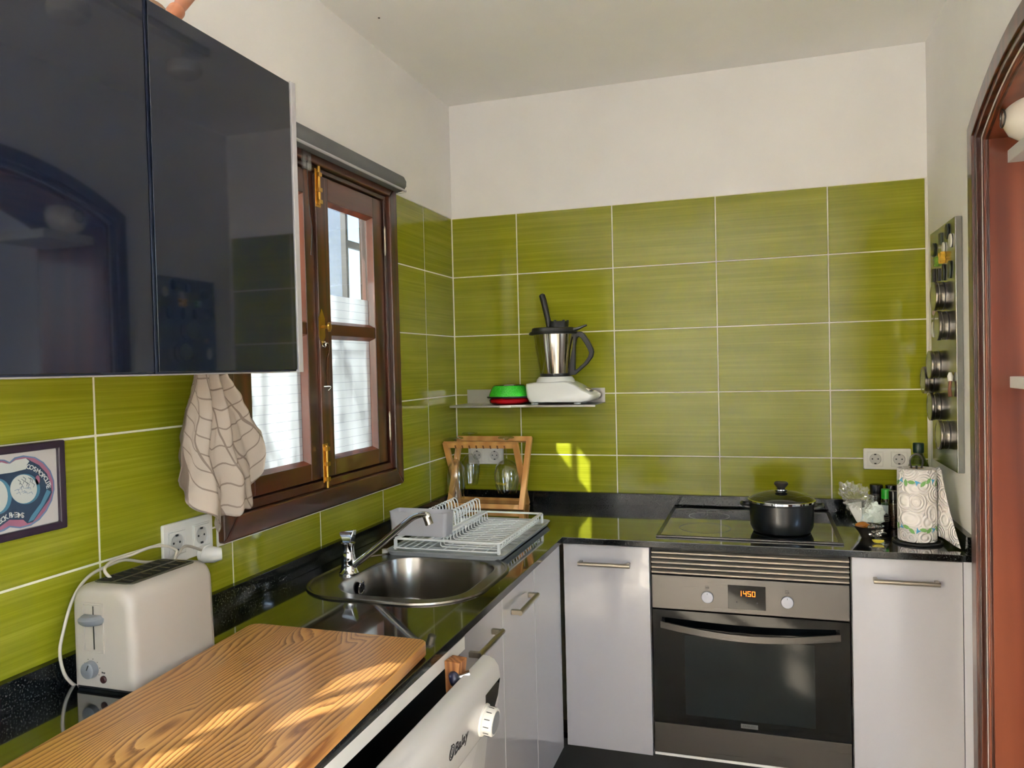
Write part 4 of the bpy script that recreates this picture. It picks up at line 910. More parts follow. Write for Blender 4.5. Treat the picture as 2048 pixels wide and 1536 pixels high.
# ================================================================== MAGNET BOARD ON THE RIGHT WALL
mb = thing('magnet_board', 'grey steel magnet board on the wall beside the arch', 'board', (W, -.325, 1.5))
MX = W-.020
g = G(); g.box(MX, W-.0005, -.497, -.146, 1.117, 1.877); obj('panel', g, mat('satin_board_steel', (150, 152, 150), .18, 1), mb, bev=.002)
tinm = mat('tin_steel', (150, 144, 136), .26, 1); tglass = mat('tin_window', (120, 124, 96), .1, coat=.6)
TINS = [('topmost on the board', -.36, 1.645), ('second from the top', -.40, 1.56), ('third, under the empty gap', -.285, 1.443), ('set back near the corner, its side half hidden', -.175, 1.40), ('fifth, below the half-hidden one', -.27, 1.313), ('lowest on the board', -.375, 1.23)]
first = None
tin_px = [(1885, 592), (1892, 651), (1876, 729), (1863, 760), (1877, 813), (1895, 870)]
for (w_, _y, _z), (u0, v0) in zip(TINS, tin_px):
    p = at(u0, v0, x=MX); y, z = p.y, p.z
    if first is None:
        t = thing('spice_tin', 'round steel spice tin, '+w_, 'tin', (MX, y, z), 'round magnetic spice tins on the steel board')
        c = (MX, y, z); r = .045; K = .6
        g = G(); g.lathe(c, [(r*.97, .0005), (r*.97, .022*K), (r*.985, .024*K)], 36, (-1, 0, 0)); obj('tin_body', g, tinm, t)
        g = G(); g.lathe(c, [(r, .024*K), (r*1.02, .026*K), (r, .029*K), (r*1.02, .031*K), (r*1.02, .044*K), (r*.98, .046*K), (r*.86, .0455*K), (r*.84, .044*K)], 36, (-1, 0, 0)); obj('lid', g, tinm, t)
        g = G(); g.lathe(c, [(r*.85, .0435*K), (r*.85, .0445*K)], 36, (-1, 0, 0)); obj('lid_window', g, tglass, t)
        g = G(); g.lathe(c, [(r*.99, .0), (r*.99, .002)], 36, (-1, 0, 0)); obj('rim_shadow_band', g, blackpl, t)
        first = t
    else:
        t = first.copy(); COL.objects.link(t); t.location = (MX, y, z); t['label'] = 'round steel spice tin, '+w_
        for ch_ in list(first.children):
            c2 = ch_.copy(); COL.objects.link(c2); c2.parent = t
def magnet(label, u, v, hy, hz, m, thick=.006, poly=None, name='magnet', grp=None, ang=0):
    p = at(u, v, x=MX-.004)
    g = G()
    if poly is None: P_ = [(hy*math.cos(t*math.pi/10), hz*math.sin(t*math.pi/10)) for t in range(20)]
    else: P_ = poly
    ca, sa = math.cos(ang), math.sin(ang)
    g.prism([(p.y+ca*a-sa*b, p.z+sa*a+ca*b) for a, b in P_], 'x', MX-thick, MX-.0003)
    o = obj(name, g, m, bev=.0015 if poly is None else .0006, seg=1); tag(o, label, 'magnet', grp or 'magnets on the steel board'); return o
mwhite = mat('magnet_white', (222, 222, 210), .4); mblack = mat('magnet_black', (12, 12, 13), .35); mgreen = mat('magnet_dark_green', (36, 46, 22), .3)
magnet('long white oval magnet highest on the board', 1900, 481, .017, .021, mwhite)
magnet('long dark green oval magnet left of the highest white one', 1893, 463, .017, .024, mgreen)
magnet('dark green rectangular magnet near the board top', 1880, 478, .02, .017, mgreen, poly=[(-.014, -.018), (.014, -.018), (.014, .018), (-.014, .018)])
magnet('round dark green magnet at the far edge of the board', 1866, 500, .028, .022, mgreen)
magnet('white petal magnet above the yellow butterfly', 1886, 497, .014, .020, mwhite, ang=.3)
bfly = [(0, .004), (.004, .010), (.013, .017), (.018, .010), (.010, .001), (.016, -.008), (.009, -.015), (.003, -.006), (0, -.009), (-.003, -.006), (-.009, -.015), (-.016, -.008), (-.010, .001), (-.018, .010), (-.013, .017), (-.004, .010)]
magnet('yellow butterfly magnet near the board top', 1886, 516, 0, 0, mat('butterfly_yellow', (222, 176, 64), .5), .014, [(a*1.25, b*1.1) for a, b in bfly], 'butterfly_magnet')
magnet('green butterfly magnet beside the yellow one', 1873, 524, 0, 0, mat('butterfly_green', (110, 150, 44), .5), .010, bfly, 'butterfly_magnet')
magnet('black upright magnet nearest the corner', 1866, 551, 0, 0, mblack, poly=[(-.013, -.021), (.013, -.021), (.013, .021), (-.013, .021)])
magnet('black upright magnet beside the one nearest the corner', 1876, 550, 0, 0, mblack, poly=[(-.010, -.020), (.010, -.020), (.010, .020), (-.010, .020)])
magnet('dark oval magnet under the yellow butterfly', 1886, 545, .012, .026, mgreen)
magnet('dark oval magnet under the butterflies toward the arch', 1898, 539, .014, .027, mgreen)
magnet('white oval magnet left of the second spice tin', 1866, 659, .014, .026, mwhite)
o = magnet('small cream and brown magnet beside the spice tins', 1867, 625, .012, .010, mat('cream_brown', (170, 140, 120), .5))
pm = thing('pen_magnet', 'white-tipped brown bundle magnet below the third spice tin', 'magnet', tuple(at(1902, 780, x=MX)))
p = at(1902, 752, x=MX-.006); g = G(); g.tube([(MX-.008, p.y, p.z-.016), (MX-.008, p.y, p.z), (MX-.008, p.y, p.z+.011)], [.007, .008, .004], 12); obj('tip', g, mwhite, pm)
for d in (-.005, .002, .008): g = G(); g.tube([(MX-.008, p.y+d, p.z-.062), (MX-.010, p.y+d*.3+.001, p.z-.040), (MX-.008, p.y-d*.6, p.z-.014)], .0045, 8); obj('twig', g, mat('twig_brown', (110, 66, 40), .6), pm)
# ================================================================== SHELVES AND JAR IN THE ARCH
shm = mat('shelf_white', (212, 214, 210), .4)
for z0, z1, lab in ((1.968, 2.000, 'white shelf board in the arch carrying the round white jar'), (1.378, 1.408, 'white shelf board in the arch at eye height')):
    g = G(); g.box(1.868, 2.11, -.95 if z0 > 1.5 else -.86, AY1-.0185, z0, z1); tag(obj('arch_shelf', g, shm, bev=.0015), lab, 'shelf', 'white shelves in the arch')
g = G(); g.box(1.868, 2.11, -.88, AY1-.0185, 2.112, 2.128); 
g.bm.free()
rj = thing('round_jar', 'round glossy white jar with dark knob on the arch shelf', 'jar', (1.905, -.82, 2.0005))
JC = Vector((1.905, -.82, 2.0005)); g = G(); g.lathe(JC, [(.001, 0), (.028, 0), (.034, .004), (.055, .018), (.068, .042), (.071, .066), (.064, .095), (.045, .112), (.024, .118)], 44); obj('body', g, mat('white_ceramic', (226, 220, 208), .08, coat=.6), rj)
g = G(); g.lathe(JC+Vector((0, 0, .117)), [(.022, 0), (.022, .004), (.008, .01), (.014, .02), (.010, .026)], 24); obj('knob', g, blackpl, rj)
g = G(); rc = JC+Vector((-.068, -.012, .058)); g.tube([rc+Vector((-.004-.002*abs(math.sin(t*math.pi/10)), .020*math.cos(t*math.pi/10), .022*math.sin(t*math.pi/10))) for t in range(20)], .0022, 8, True); obj('ring_handle', g, steel, rj)
# ================================================================== UPPER CABINET
uc = thing('wall_cabinet', 'wall cabinet with two glossy dark blue glass doors', 'cabinet', (.17, -2.1, 1.467))
XC = .345
g = G(); g.box(.001, XC-.021, -2.492, -1.706, 1.4645, 2.056); obj('carcass', g, wlam, uc, bev=.001, seg=1)
g = G(); g.box(.001, XC+.001, -1.706, -1.690, 1.4645, 2.056); obj('side_panel', g, wlam, uc, bev=.001, seg=1)
def gdoor(y0, y1):
    d = bpy.data.objects.new('door', None); COL.objects.link(d); d.parent = uc; ORG[d.name] = ORG[uc.name]
    M = Matrix.Translation((XC, 0, 1.467)) @ Matrix.Rotation(R(.32), 4, 'Y') @ Matrix.Translation((-XC, 0, -1.467))
    g = G(); g.box(XC-.0185, XC-.0045, y0, y1, 1.467, 2.054); obj('aluminium_frame', g, edgebl, d, bev=.001, seg=1)
    g = G(); g.box(XC-.0045, XC, y0+.003, y1-.003, 1.470, 2.051); obj('glass_panel', g, bluegl, d, bev=.0008, seg=1)
gdoor(-2.095, -1.7075); gdoor(-2.491, -2.099)
# turned wooden handle poking up from the cabinet top
pp = thing('wooden_pestle', 'turned reddish wooden handle sticking up from the wall cabinet', 'pestle', (.25, -1.93, 2.056))
A_ = at(351, 24, x=.29); B_ = at(392, -28, x=.25); d_ = (B_-A_).normalized(); ln = (B_-A_).length
g = G(); g.lathe(A_-d_*.012, [(.004, -.03), (.011, -.012), (.0135, .0), (.0145, .004), (.0135, .009), (.0145, .013), (.0145, .018), (.0105, .026), (.0115, .05), (.0125, .12), (.010, .17)], 24, d_); obj('turned_handle', g, mat('reddish_wood', (164, 104, 74), .45), pp)
g = G(); g.cyl((.20, -1.97, 2.0565), (.20, -1.97, 2.115), .055, .058, 28); cpot = tag(obj('utensil_pot', g, mat('stoneware', (150, 120, 96), .5), bev=.003), 'low stoneware pot on top of the wall cabinet holding the wooden handle', 'pot')
# ================================================================== ROLLER BLIND
rb = thing('roller_blind', 'rolled-up grey roller blind above the brown window', 'blind', (.03, -1.05, 2.13))
g = G(); prof = [(.001, 2.100), (.02, 2.094), (.045, 2.098), (.056, 2.113), (.057, 2.130), (.048, 2.148), (.028, 2.158), (.001, 2.160)]
g.prism(prof, 'y', -1.60, -.556); obj('fabric_roll', g, fabric_grey, rb, bev=.004, ang=60)
g = G(); g.tube([(.052, -1.60, 2.098), (.052, -.556, 2.098)], .0045, 10); obj('bottom_bar', g, lgrey, rb)
g = G(); g.tube(spline([(.004, -.5545, 2.098), (.03, -.5545, 2.092), (.05, -.5545, 2.098), (.057, -.5545, 2.115)], 5), .0012, 6); obj('end_trim', g, wplas, rb)
g = G(); g.holed([(-1.165, 2.040), (-1.125, 2.040), (-1.125, 2.098), (-1.165, 2.098)], [[(-1.145+.007*math.cos(t*math.pi/6), 2.070+.011*math.sin(t*math.pi/6)) for t in range(12)]], 'x', .0205, .026); obj('bracket', g, clear_pl, rb)
g = G(); g.tube(spline([(.024, -1.145, 2.065), (.02, -1.135, 2.0), (.018, -1.128, 1.93), (.018, -1.118, 1.88), (.018, -1.123, 1.83), (.02, -1.13, 1.80)], 5), .0014, 6); obj('pull_cord', g, ink, rb)
# ================================================================== TEA TOWEL
tw = thing('tea_towel', 'cream checked tea towel hanging from a hook on the cabinet end', 'towel', (.085, -1.64, 1.6))
towm = mat('checked_cotton', (196, 184, 172), .9, spec=.15); k = N(towm)
uvn = k.n('TexCoord'); sx = k.n('SeparateXYZ'); k.l(uvn.outputs['UV'], sx.inputs[0])
def gl_(o_):
    a = k.n('Math', operation='MODULO'); a.inputs[1].default_value = 1.0; k.l(o_, a.inputs[0]); b = k.n('Math', operation='LESS_THAN'); b.inputs[1].default_value = .085; k.l(a.outputs[0], b.inputs[0]); return b.outputs[0]
mxx = k.n('Math', operation='MAXIMUM'); k.l(gl_(sx.outputs[0]), mxx.inputs[0]); k.l(gl_(sx.outputs[1]), mxx.inputs[1])
cm = k.n('MixRGB'); cm.inputs[1].default_value = (*lin((180, 168, 156)), 1); cm.inputs[2].default_value = (*lin((134, 122, 112)), 1); k.l(mxx.outputs[0], cm.inputs[0]); k.l(cm.outputs[0], k.b.inputs['Base Color'])
wv = k.n('TexNoise', i_Scale=900.0, i_Detail=1); k.l(uvn.outputs['Object'], wv.inputs['Vector']); k.bump(wv.outputs[0], .3, .0006)
def px2(u, v): p = at(u, v, x=.085); return (p.y, p.z)
leftp = [px2(*p) for p in ((392, 700), (384, 752), (366, 812), (352, 866), (350, 930), (342, 962))]
rightp = [px2(*p) for p in ((432, 700), (450, 752), (486, 800), (505, 832), (521, 862), (521, 905))]
bot = [px2(*p) for p in ((342, 962), (368, 980), (386, 994), (395, 1022), (418, 1036), (436, 1050), (446, 1066), (452, 1040), (457, 1030), (468, 1034), (478, 1016), (490, 1018), (502, 1010), (512, 992), (514, 968), (521, 905))]
def poly_at(P, t):
    L = [0]
    for a, b in zip(P, P[1:]): L.append(L[-1]+math.hypot(b[0]-a[0], b[1]-a[1]))
    t *= L[-1]
    for i in range(len(P)-1):
        if t <= L[i+1] or i == len(P)-2:
            q = (t-L[i])/max(L[i+1]-L[i], 1e-9); return (P[i][0]+q*(P[i+1][0]-P[i][0]), P[i][1]+q*(P[i+1][1]-P[i][1]))
top = [leftp[0], rightp[0]]
NU, NV = 72, 60; bm = bmesh.new(); uvl = bm.loops.layers.uv.new('UVMap'); vg = []
for j in range(NV+1):
    t = j/NV; row = []
    l_, r_ = poly_at(leftp, t), poly_at(rightp, t)
    for i in range(NU+1):
        s_ = i/NU; tp2, bt = poly_at(top, s_), poly_at(bot, s_)
        lb, rb_, lt_, rt_ = bot[0], bot[-1], top[0], top[1]
        # Coons patch
        y = (1-s_)*l_[0]+s_*r_[0]+(1-t)*tp2[0]+t*bt[0]-((1-s_)*(1-t)*lt_[0]+s_*(1-t)*rt_[0]+(1-s_)*t*lb[0]+s_*t*rb_[0])
        z = (1-s_)*l_[1]+s_*r_[1]+(1-t)*tp2[1]+t*bt[1]-((1-s_)*(1-t)*lt_[1]+s_*(1-t)*rt_[1]+(1-s_)*t*lb[1]+s_*t*rb_[1])
        am = .006+.012*t
        x = .085+am*math.sin(s_*20+2.2*math.sin(t*2.5))+.35*am*math.sin(s_*41+t*3)+.010*noise.noise(Vector((s_*5, t*4, 1)))
        x += .004*noise.noise(Vector((s_*16, t*12, 4)))
        fx, fy = x-.085, 0
        v = bm.verts.new((x, y, z)); row.append((v, (s_*6.2+.35*math.sin(t*3)+.25*noise.noise(Vector((s_*4, t*4, 9))) - t*1.3, t*8.6-1.6*s_+.12*math.sin(s_*20)+.3*noise.noise(Vector((s_*3, t*3, 2))))))
    vg.append(row)
for j in range(NV):
    for i in range(NU):
        q = [vg[j][i], vg[j][i+1], vg[j+1][i+1], vg[j+1][i]]
        f = bm.faces.new([a[0] for a in q])
        for lp, a in zip(f.loops, q): lp[uvl].uv = a[1]
obj('cloth', bm, towm, tw, ang=180, solid=.0016)
g = G(); bm2 = g
pts = []
for j in range(10): 
    pass
g = G(); g.box(.055, .115, -1.6895, -1.6865, 1.50, 1.56); g.tube(spline([(.085, -1.687, 1.53), (.085, -1.665, 1.522), (.085, -1.65, 1.53), (.085, -1.648, 1.545)], 5), .003, 8); tag(obj('towel_hook', g, chrome), 'small chrome hook on the end of the wall cabinet', 'hook')
# ================================================================== FRAMED PRINT
pf = thing('picture_frame', 'dark purple framed oval label print on the green tiles', 'picture', (.002, -2.17, 1.27))
FY0, FY1, FZ0, FZ1 = -2.39, -1.972, 1.187, 1.350
tilt = Matrix.Identity(4)
g = G(); g.holed([(FY0, FZ0), (FY1, FZ0), (FY1, FZ1), (FY0, FZ1)], [[(FY0+.014, FZ0+.014), (FY1-.014, FZ0+.014), (FY1-.014, FZ1-.014), (FY0+.014, FZ1-.014)]], 'x', .0005, .015); obj('frame', g, mat('frame_aubergine', (44, 30, 48), .3, coat=.3), pf, bev=.0025)
g = G(); g.box(.001, .008, FY0+.013, FY1-.013, FZ0+.013, FZ1-.013); obj('paper', g, mat('print_paper', (186, 182, 180), .6), pf, smooth=False)
artn = [0]
def art(poly, c, lift_):
    nm = 'art_' + {0: 'pink', 1: 'blue', 2: 'navy', 3: 'white', 4: 'teal'}[c]
    m = bpy.data.materials.get(nm) or mat(nm, [(150, 96, 120), (92, 116, 150), (40, 60, 84), (190, 194, 190), (70, 120, 144)][c], .6)
    g = G(); vs = [at(u, v, x=.0085) for u, v in poly]; g.prism([(v.y, v.z) for v in vs], 'x', .0075, .0082+lift_*.00018); obj('print_shape', g, m, pf, smooth=False)
def circ(cx, cy, rx, ry, n=28, a0=0, a1=360): return [(cx+rx*math.cos(R(a0+(a1-a0)*i/n)), cy+ry*math.sin(R(a0+(a1-a0)*i/n))) for i in range(n)]
def C6(P): return [(u/6.4, 860+v/6.4) for u, v in P]
art(C6([(-260, 420), (-60, 375), (60, 380), (125, 410), (190, 350), (300, 325), (450, 345), (560, 410), (650, 520), (695, 650), (700, 760), (670, 900), (600, 1040), (510, 1150), (400, 1225), (260, 1260), (130, 1245), (60, 1290), (-120, 1350), (-260, 1340)]), 1, 0)
art(C6([(-250, 440), (-60, 392), (55, 395), (125, 430), (200, 370), (300, 345), (440, 362), (545, 425), (632, 530), (678, 655), (682, 760), (652, 890), (585, 1025), (500, 1130), (392, 1205), (260, 1240), (120, 1225), (40, 1270), (-120, 1330), (-250, 1320)]), 0, 1)
art(C6([(-250, 560), (0, 560), (150, 430), (345, 365), (400, 400), (500, 450), (600, 560), (650, 690), (665, 800), (620, 900), (540, 1010), (420, 1180), (350, 1195), (300, 1150), (120, 1150), (0, 1240), (-250, 1290)]), 2, 2)
art(C6([(-100, 430), (20, 415), (80, 430), (130, 430), (200, 385), (330, 362), (375, 400), (340, 450), (330, 500), (150, 545), (-100, 580)]), 3, 3)
art(C6(circ(318, 755, 195, 195)), 4, 3); art(C6(circ(-30, 850, 180, 230)), 4, 3)
art(C6(circ(300, 755, 172, 185)), 3, 4); art(C6(circ(-52, 850, 150, 215)), 3, 4)
art(C6(circ(480, 640, 30, 60)), 0, 3); art(C6([(600, 760), (650, 790), (560, 960), (430, 1150), (360, 1180), (400, 1100), (520, 940)]), 4, 3)
for i in range(9):
    u0, v0 = 225+i*22, 640+40*math.sin(i*1.7)
    art(C6([(u0, v0), (u0+34, v0+24), (u0+22, v0+60), (u0+26, v0+62), (u0+40, v0+22), (u0+4, v0-5)]), 2, 5)
    art(C6([(u0-40, v0+140), (u0, v0+120), (u0+14, v0+150), (u0+16, v0+147), (u0+3, v0+114), (u0-42, v0+135)]), 1, 5)
lm = mat('print_lettering', (206, 208, 204), .6)
def art_text(s_, pts_, size):
    bmA = bmesh.new()
    for ch_, (u, v, a) in zip(s_, pts_):
        o_ = at(u/6.4, 860+v/6.4, x=.0092); ex = Vector((0, math.cos(R(a)), math.sin(R(a)))); ey = Vector((0, -math.sin(R(a)), math.cos(R(a))))
        b2 = text('x', ch_, size, None, None, frame(o_, ex, ey), extrude=.0001, align='CENTER', bold=.0002); me_ = bpy.data.meshes.new('m'); b2.to_mesh(me_); b2.free(); bmA.from_mesh(me_)
    obj('print_lettering', bmA, lm, pf, smooth=False)
art_text('COSMOPOLITE', [(362, 500, 0), (402, 508, -8), (440, 528, -18), (478, 552, -28), (510, 585, -38), (538, 612, -46), (566, 640, -55), (580, 665, -62), (588, 685, -68), (600, 705, -75), (595, 735, -82)], .0115)
art_text('RHEIMS', [(142, 1118, 4), (172, 1118, 2), (202, 1118, 0), (232, 1118, 0), (262, 1122, -2), (292, 1124, -4)], .0125)
art_text('ECK', [(14, 1195, 30), (50, 1172, 26), (88, 1146, 22)], .0125)
# ================================================================== TOASTER
ts = thing('toaster', 'cream white two-slot toaster with a grey lever and dial', 'toaster', (.115, -1.89, TOP))
tsm = mat('toaster_cream', (172, 165, 156), .32); TX0, TX1, TY0, TY1 = .045, .183, -2.0, -1.785
def tsec(y, ins=0):
    x0, x1 = TX0+ins, TX1-ins; z0, z1 = TOP+.008, TOP+.190-ins
    P_ = [(x0, z0), (x1+.004, z0)]
    for i in range(7): a = i*15; P_.append((x1-.030+.030*math.cos(R(a)), z1-.034+.034*math.sin(R(a))))
    for i in range(7): a = 90+i*15; P_.append((x0+.030+.030*math.cos(R(a)), z1-.034+.034*math.sin(R(a))))
    return [Vector((x, y, z)) for x, z in P_]
g = G(); g.loft([tsec(TY0-.001, .016), tsec(TY0, .008), tsec(TY0+.006, .002), tsec(TY0+.016, 0), tsec(TY1-.016, 0), tsec(TY1-.006, .002), tsec(TY1, .010)], True, True); obj('housing', g, tsm, ts, bev=0, ang=50)
g = G(); g.box(TX0+.004, TX1-.002, TY0+.006, TY1-.006, TOP+.0005, TOP+.009); obj('base', g, blackpl, ts, bev=.001)
g = G(); g.prism(rrect(.072, .160, -1.978, -1.806, .012, 4), 'z', TOP+.188, TOP+.1915); obj('top_plate', g, mat('toaster_dark_trim', (92, 90, 78), .35, .5), ts, bev=.001)
for x0 in (.078, .121):
    g = G(); g.box(x0, x0+.033, -1.972, -1.812, TOP+.188, TOP+.1920); sl_ = obj('slot', g, mat('slot_black', (8, 8, 8), .8), ts, smooth=False)
    for yy in range(7): g = G(); g.cyl((x0+.005, -1.96+yy*.023, TOP+.1925), (x0+.028, -1.96+yy*.023, TOP+.1925), .0008, n=6); obj('heater_wire', g, nickel, sl_)
# front details on the end face
FYt = TY0-.0012
g = G(); g.holed([(.073, TOP+.070), (.121, TOP+.070), (.121, TOP+.160), (.073, TOP+.160)], [[(.077, TOP+.074), (.117, TOP+.074), (.117, TOP+.156), (.077, TOP+.156)]], 'y', FYt-.0020, FYt+.001); obj('lever_surround', g, tsm, ts, bev=.001, seg=1)
g = G(); g.box(.0965, .0985, FYt-.0006, FYt, TOP+.076, TOP+.154); obj('lever_slit', g, blackm, ts, smooth=False)
g = G(); lz = TOP+.132; g.loft([[Vector((.098+rx*math.cos(a*math.pi/10), FYt-.0005-dy_*max(0, 1)-ry*abs(math.sin(a*math.pi/10)) if math.sin(a*math.pi/10) < 0 else FYt-.001, lz+dz)) for a in range(20)] for rx, ry, dy_, dz in ((.020, .018, 0, -.009), (.024, .024, 0, -.004), (.0245, .026, 0, .002), (.019, .020, 0, .007))], True, True); obj('lever', g, greyp, ts)
g = G(); g.lathe((.090, FYt, TOP+.040), [(.0155, 0), (.0155, .003), (.0145, .011), (.0125, .0125)], 32, (0, -1, 0)); kn = obj('dial', g, greyp, ts)
g = G(); g.box(.0893, .0908, FYt-.0133, FYt-.0122, TOP+.042, TOP+.052); obj('dial_mark', g, ink, kn, smooth=False, M=Matrix.Translation((.09, 0, TOP+.04)) @ Matrix.Rotation(R(25), 4, 'Y') @ Matrix.Translation((-.09, 0, -TOP-.04)))
g = G()
for a in (150, 115, 80, 45, 10, -30): g.cyl((.090+.0185*math.cos(R(a)), FYt-.0005, TOP+.04+.0185*math.sin(R(a))), (.090+.0185*math.cos(R(a)), FYt+.0005, TOP+.04+.0185*math.sin(R(a))), .0007, n=6)
obj('dial_scale', g, ink, ts, smooth=False)['kind'] = 'stuff'
g = G(); g.lathe((.1165, FYt, TOP+.0235), [(.0068, 0), (.0068, .002), (.005, .0035)], 24, (0, -1, 0)); obj('stop_button', g, mat('button_brown', (58, 24, 22), .4), ts)
text('lettering', 'Stop', .0042, ink, ts, frame((.1125, FYt-.0003, TOP+.0345), (1, 0, 0), (0, 0, 1)))
XS = TX1+.0016
text('lettering', 'BOSCH', .0125, ink, ts, frame((TX1+.0012, -1.957, TOP+.033), (0, 1, 0), (0, 0, 1)), bold=.0003)
text('lettering', 'CompactClass', .0052, ink, ts, frame((TX1+.0016, -1.957, TOP+.0245), (0, 1, 0), (0, 0, 1)))
g = G(); cx_, cz_ = -1.968, TOP+.037
n = 24; o1 = [(cx_+.0052*math.cos(2*math.pi*i/n), cz_+.0052*math.sin(2*math.pi*i/n)) for i in range(n)]; o2 = [(cx_+.0045*math.cos(2*math.pi*i/n), cz_+.0045*math.sin(2*math.pi*i/n)) for i in range(n)]
g.holed(o1, [o2], 'x', TX1-.001, TX1+.0016)
g.box(TX1-.001, TX1+.0016, cx_-.0024, cx_-.0016, cz_-.0036, cz_+.0036); g.box(TX1-.001, TX1+.0016, cx_+.0016, cx_+.0024, cz_-.0036, cz_+.0036); g.box(TX1-.001, TX1+.0016, cx_-.0024, cx_+.0024, cz_-.0005, cz_+.0005); obj('emblem', g, ink, ts, smooth=False)
# plug and cord
pl = thing('power_plug', 'white plug pushed into the socket above the toaster', 'plug', (.02, -1.61, 1.06))
g = G(); g.tube([(.014, -1.612, 1.050), (.040, -1.606, 1.050), (.052, -1.595, 1.050)], [.019, .0185, .014], 20); g.lathe((.012, -1.61, 1.052), [(.020, 0), (.020, .012)], 24, (1, 0, 0)); obj('plug_body', g, wplas, pl)
cord_m = mat('cord_white', (186, 178, 164), .45)
cdp = [at(u, v, x=x) for u, v, x in ((402, 1100, .045), (372, 1092, .06), (356, 1108, .07), (345, 1128, .085), (351, 1112, .085), (352, 1100, .08), (330, 1092, .075), (300, 1095, .07), (262, 1110, .065), (225, 1122, .065), (209, 1140, .075), (225, 1160, .09), (236, 1170, .10))]
cdp2 = [at(u, v, x=x) for u, v, x in ((335, 1122, .05), (290, 1124, .045), (250, 1120, .04), (215, 1132, .035), (175, 1155, .032), (145, 1200, .03), (125, 1270, .028), (120, 1310, .028), (130, 1350, .03), (152, 1372, .035))]
cdp2 += [Vector((.050, -1.985, TOP+.006)), Vector((.075, -1.96, TOP+.0045))]
for lab_, pp_ in (('white toaster cord looped over the toaster slots', cdp), ('white toaster cord arching down the wall beside the toaster', cdp2)):
    g = G(); g.tube(spline(pp_, 6), .0030, 10); obj('power_cord', g, cord_m, ts)
# ================================================================== CUTTING BOARD
bdo = thing('cutting_board', 'large knotty pine board lying along the worktop edge', 'cutting board', (.42, -2.1, TOP))
BZ0, BZ1 = TOP+.004, TOP+.030
Pb = [(.197, -1.683), (.611, -1.688), (.655, -2.52), (.250, -2.52)]
def roundpoly(P_, r, n=5):
    out_ = []
    m_ = len(P_)
    for i in range(m_):
        p0, p1, p2 = Vector(P_[i-1]), Vector(P_[i]), Vector(P_[(i+1) % m_])
        a = p1+(p0-p1).normalized()*r; b = p1+(p2-p1).normalized()*r
        for j in range(n+1):
            t = j/n; out_.append(tuple((1-t)**2*a+2*t*(1-t)*p1+t*t*b))
    return out_
g = G(); g.prism(roundpoly(Pb, .025), 'z', BZ0, BZ1); obj('board', g, boardm, bdo, bev=.003, seg=3)
for x, y in ((.25, -1.73), (.57, -1.735), (.28, -2.47), (.60, -2.47)): g = G(); g.cyl((x, y, TOP+.0003), (x, y, BZ0+.001), .009, n=14); obj('foot', g, blackpl, bdo)
# ================================================================== DISHWASHER
dw = thing('dishwasher', 'white dishwasher with its door ajar under the worktop', 'dishwasher', (.3, -1.8, .1))
DY0, DY1 = -2.105, -1.507
g = G(); g.box(.03, .585, DY0, DY0+.02, .10, .876); g.box(.03, .585, DY1-.006, DY1, .10, .876); g.box(.03, .6145, DY0, DY1, .846, .876); g.box(.03, .05, DY0, DY1, .1, .85); g.box(.03, .585, DY0, DY1, .1, .12); obj('casing', g, wplas, dw, bev=.001, seg=1)
g = G(); g.box(.06, .58, DY0+.021, DY1-.007, .121, .125); g.box(.055, .06, DY0+.021, DY1-.007, .121, .845); g.box(.06, .58, DY0+.0205, DY0+.024, .125, .845); g.box(.06, .58, DY1-.011, DY1-.0065, .125, .845); g.box(.06, .58, DY0+.021, DY1-.007, .841, .8455); obj('tub', g, blackm, dw, smooth=False)
g = G(); g.box(.5985, .6150, DY0, DY1, .8762, .8792); obj('sealing_strip', g, steel, dw, smooth=False)
for y in (-2.0, -1.9, -1.8, -1.7): g = G(); g.tube([(.10, y, .70), (.10, y, .62), (.53, y, .62), (.53, y, .70)], .002, 6); obj('rack_wire', g, greyp, dw)
A7 = math.atan2(.092, .72)
MD = Matrix.Translation((.602, 0, .112)) @ Matrix.Rotation(A7, 4, 'Y') @ Matrix.Translation((-.602, 0, -.112))
dprof = [(.560, .115), (.560, .835), (.566, .842), (.580, .842), (.592, .838), (.603, .826), (.609, .805), (.610, .780), (.609, .715), (.605, .702), (.594, .694), (.594, .115)]
g = G(); g.prism(dprof, 'y', DY0+.004, DY1-.003); dd = obj('door', g, mat('dishwasher_white', (188, 188, 188), .17, coat=.4), dw, bev=.003, seg=3, M=MD, ang=40)
def on_d(y, z, o_=0): return MD @ Vector((.6095+o_, y, z))
fn = (MD.to_3x3() @ Vector((1, 0, 0))); upd = (MD.to_3x3() @ Vector((0, 0, 1)))
# grip hollow in the lower panel
g = G(); g.prism([(DY1-.10, .708), (DY1-.30, .708), (DY1-.25, .650), (DY1-.14, .650)], 'x', .6035, .6055); obj('grip', g, mat('grip_shade', (190, 189, 190), .25, coat=.3), dd, bev=.001, M=MD)
g = G(); P_ = [(-1.517, .802), (-1.520, .766), (-1.537, .745), (-1.566, .747), (-1.585, .757), (-1.600, .775), (-1.606, .800)]
g.prism(P_, 'x', .6090, .6106); obj('display', g, blackgl, dd, M=MD, bev=.0004, seg=1)
g = G(); g.lathe((.6095, -1.604, .748), [(.033, 0), (.032, .004), (.0285, .006), (.028, .024), (.026, .0265)], 40, (1, 0, 0)); kd = obj('programme_dial', g, wplas, dd, M=MD)
g = G(); g.lathe((.6095, -1.604, .748), [(.0225, .0266), (.0225, .0274)], 36, (1, 0, 0)); obj('dial_cap', g, greyp, kd, M=MD)
g = G()
for a in range(0, 360, 30): g.box(.6185, .6300, -1.604+.0284*math.cos(R(a))-.0006, -1.604+.0284*math.cos(R(a))+.0006, .748+.0284*math.sin(R(a))-.0006, .748+.0284*math.sin(R(a))+.0006)
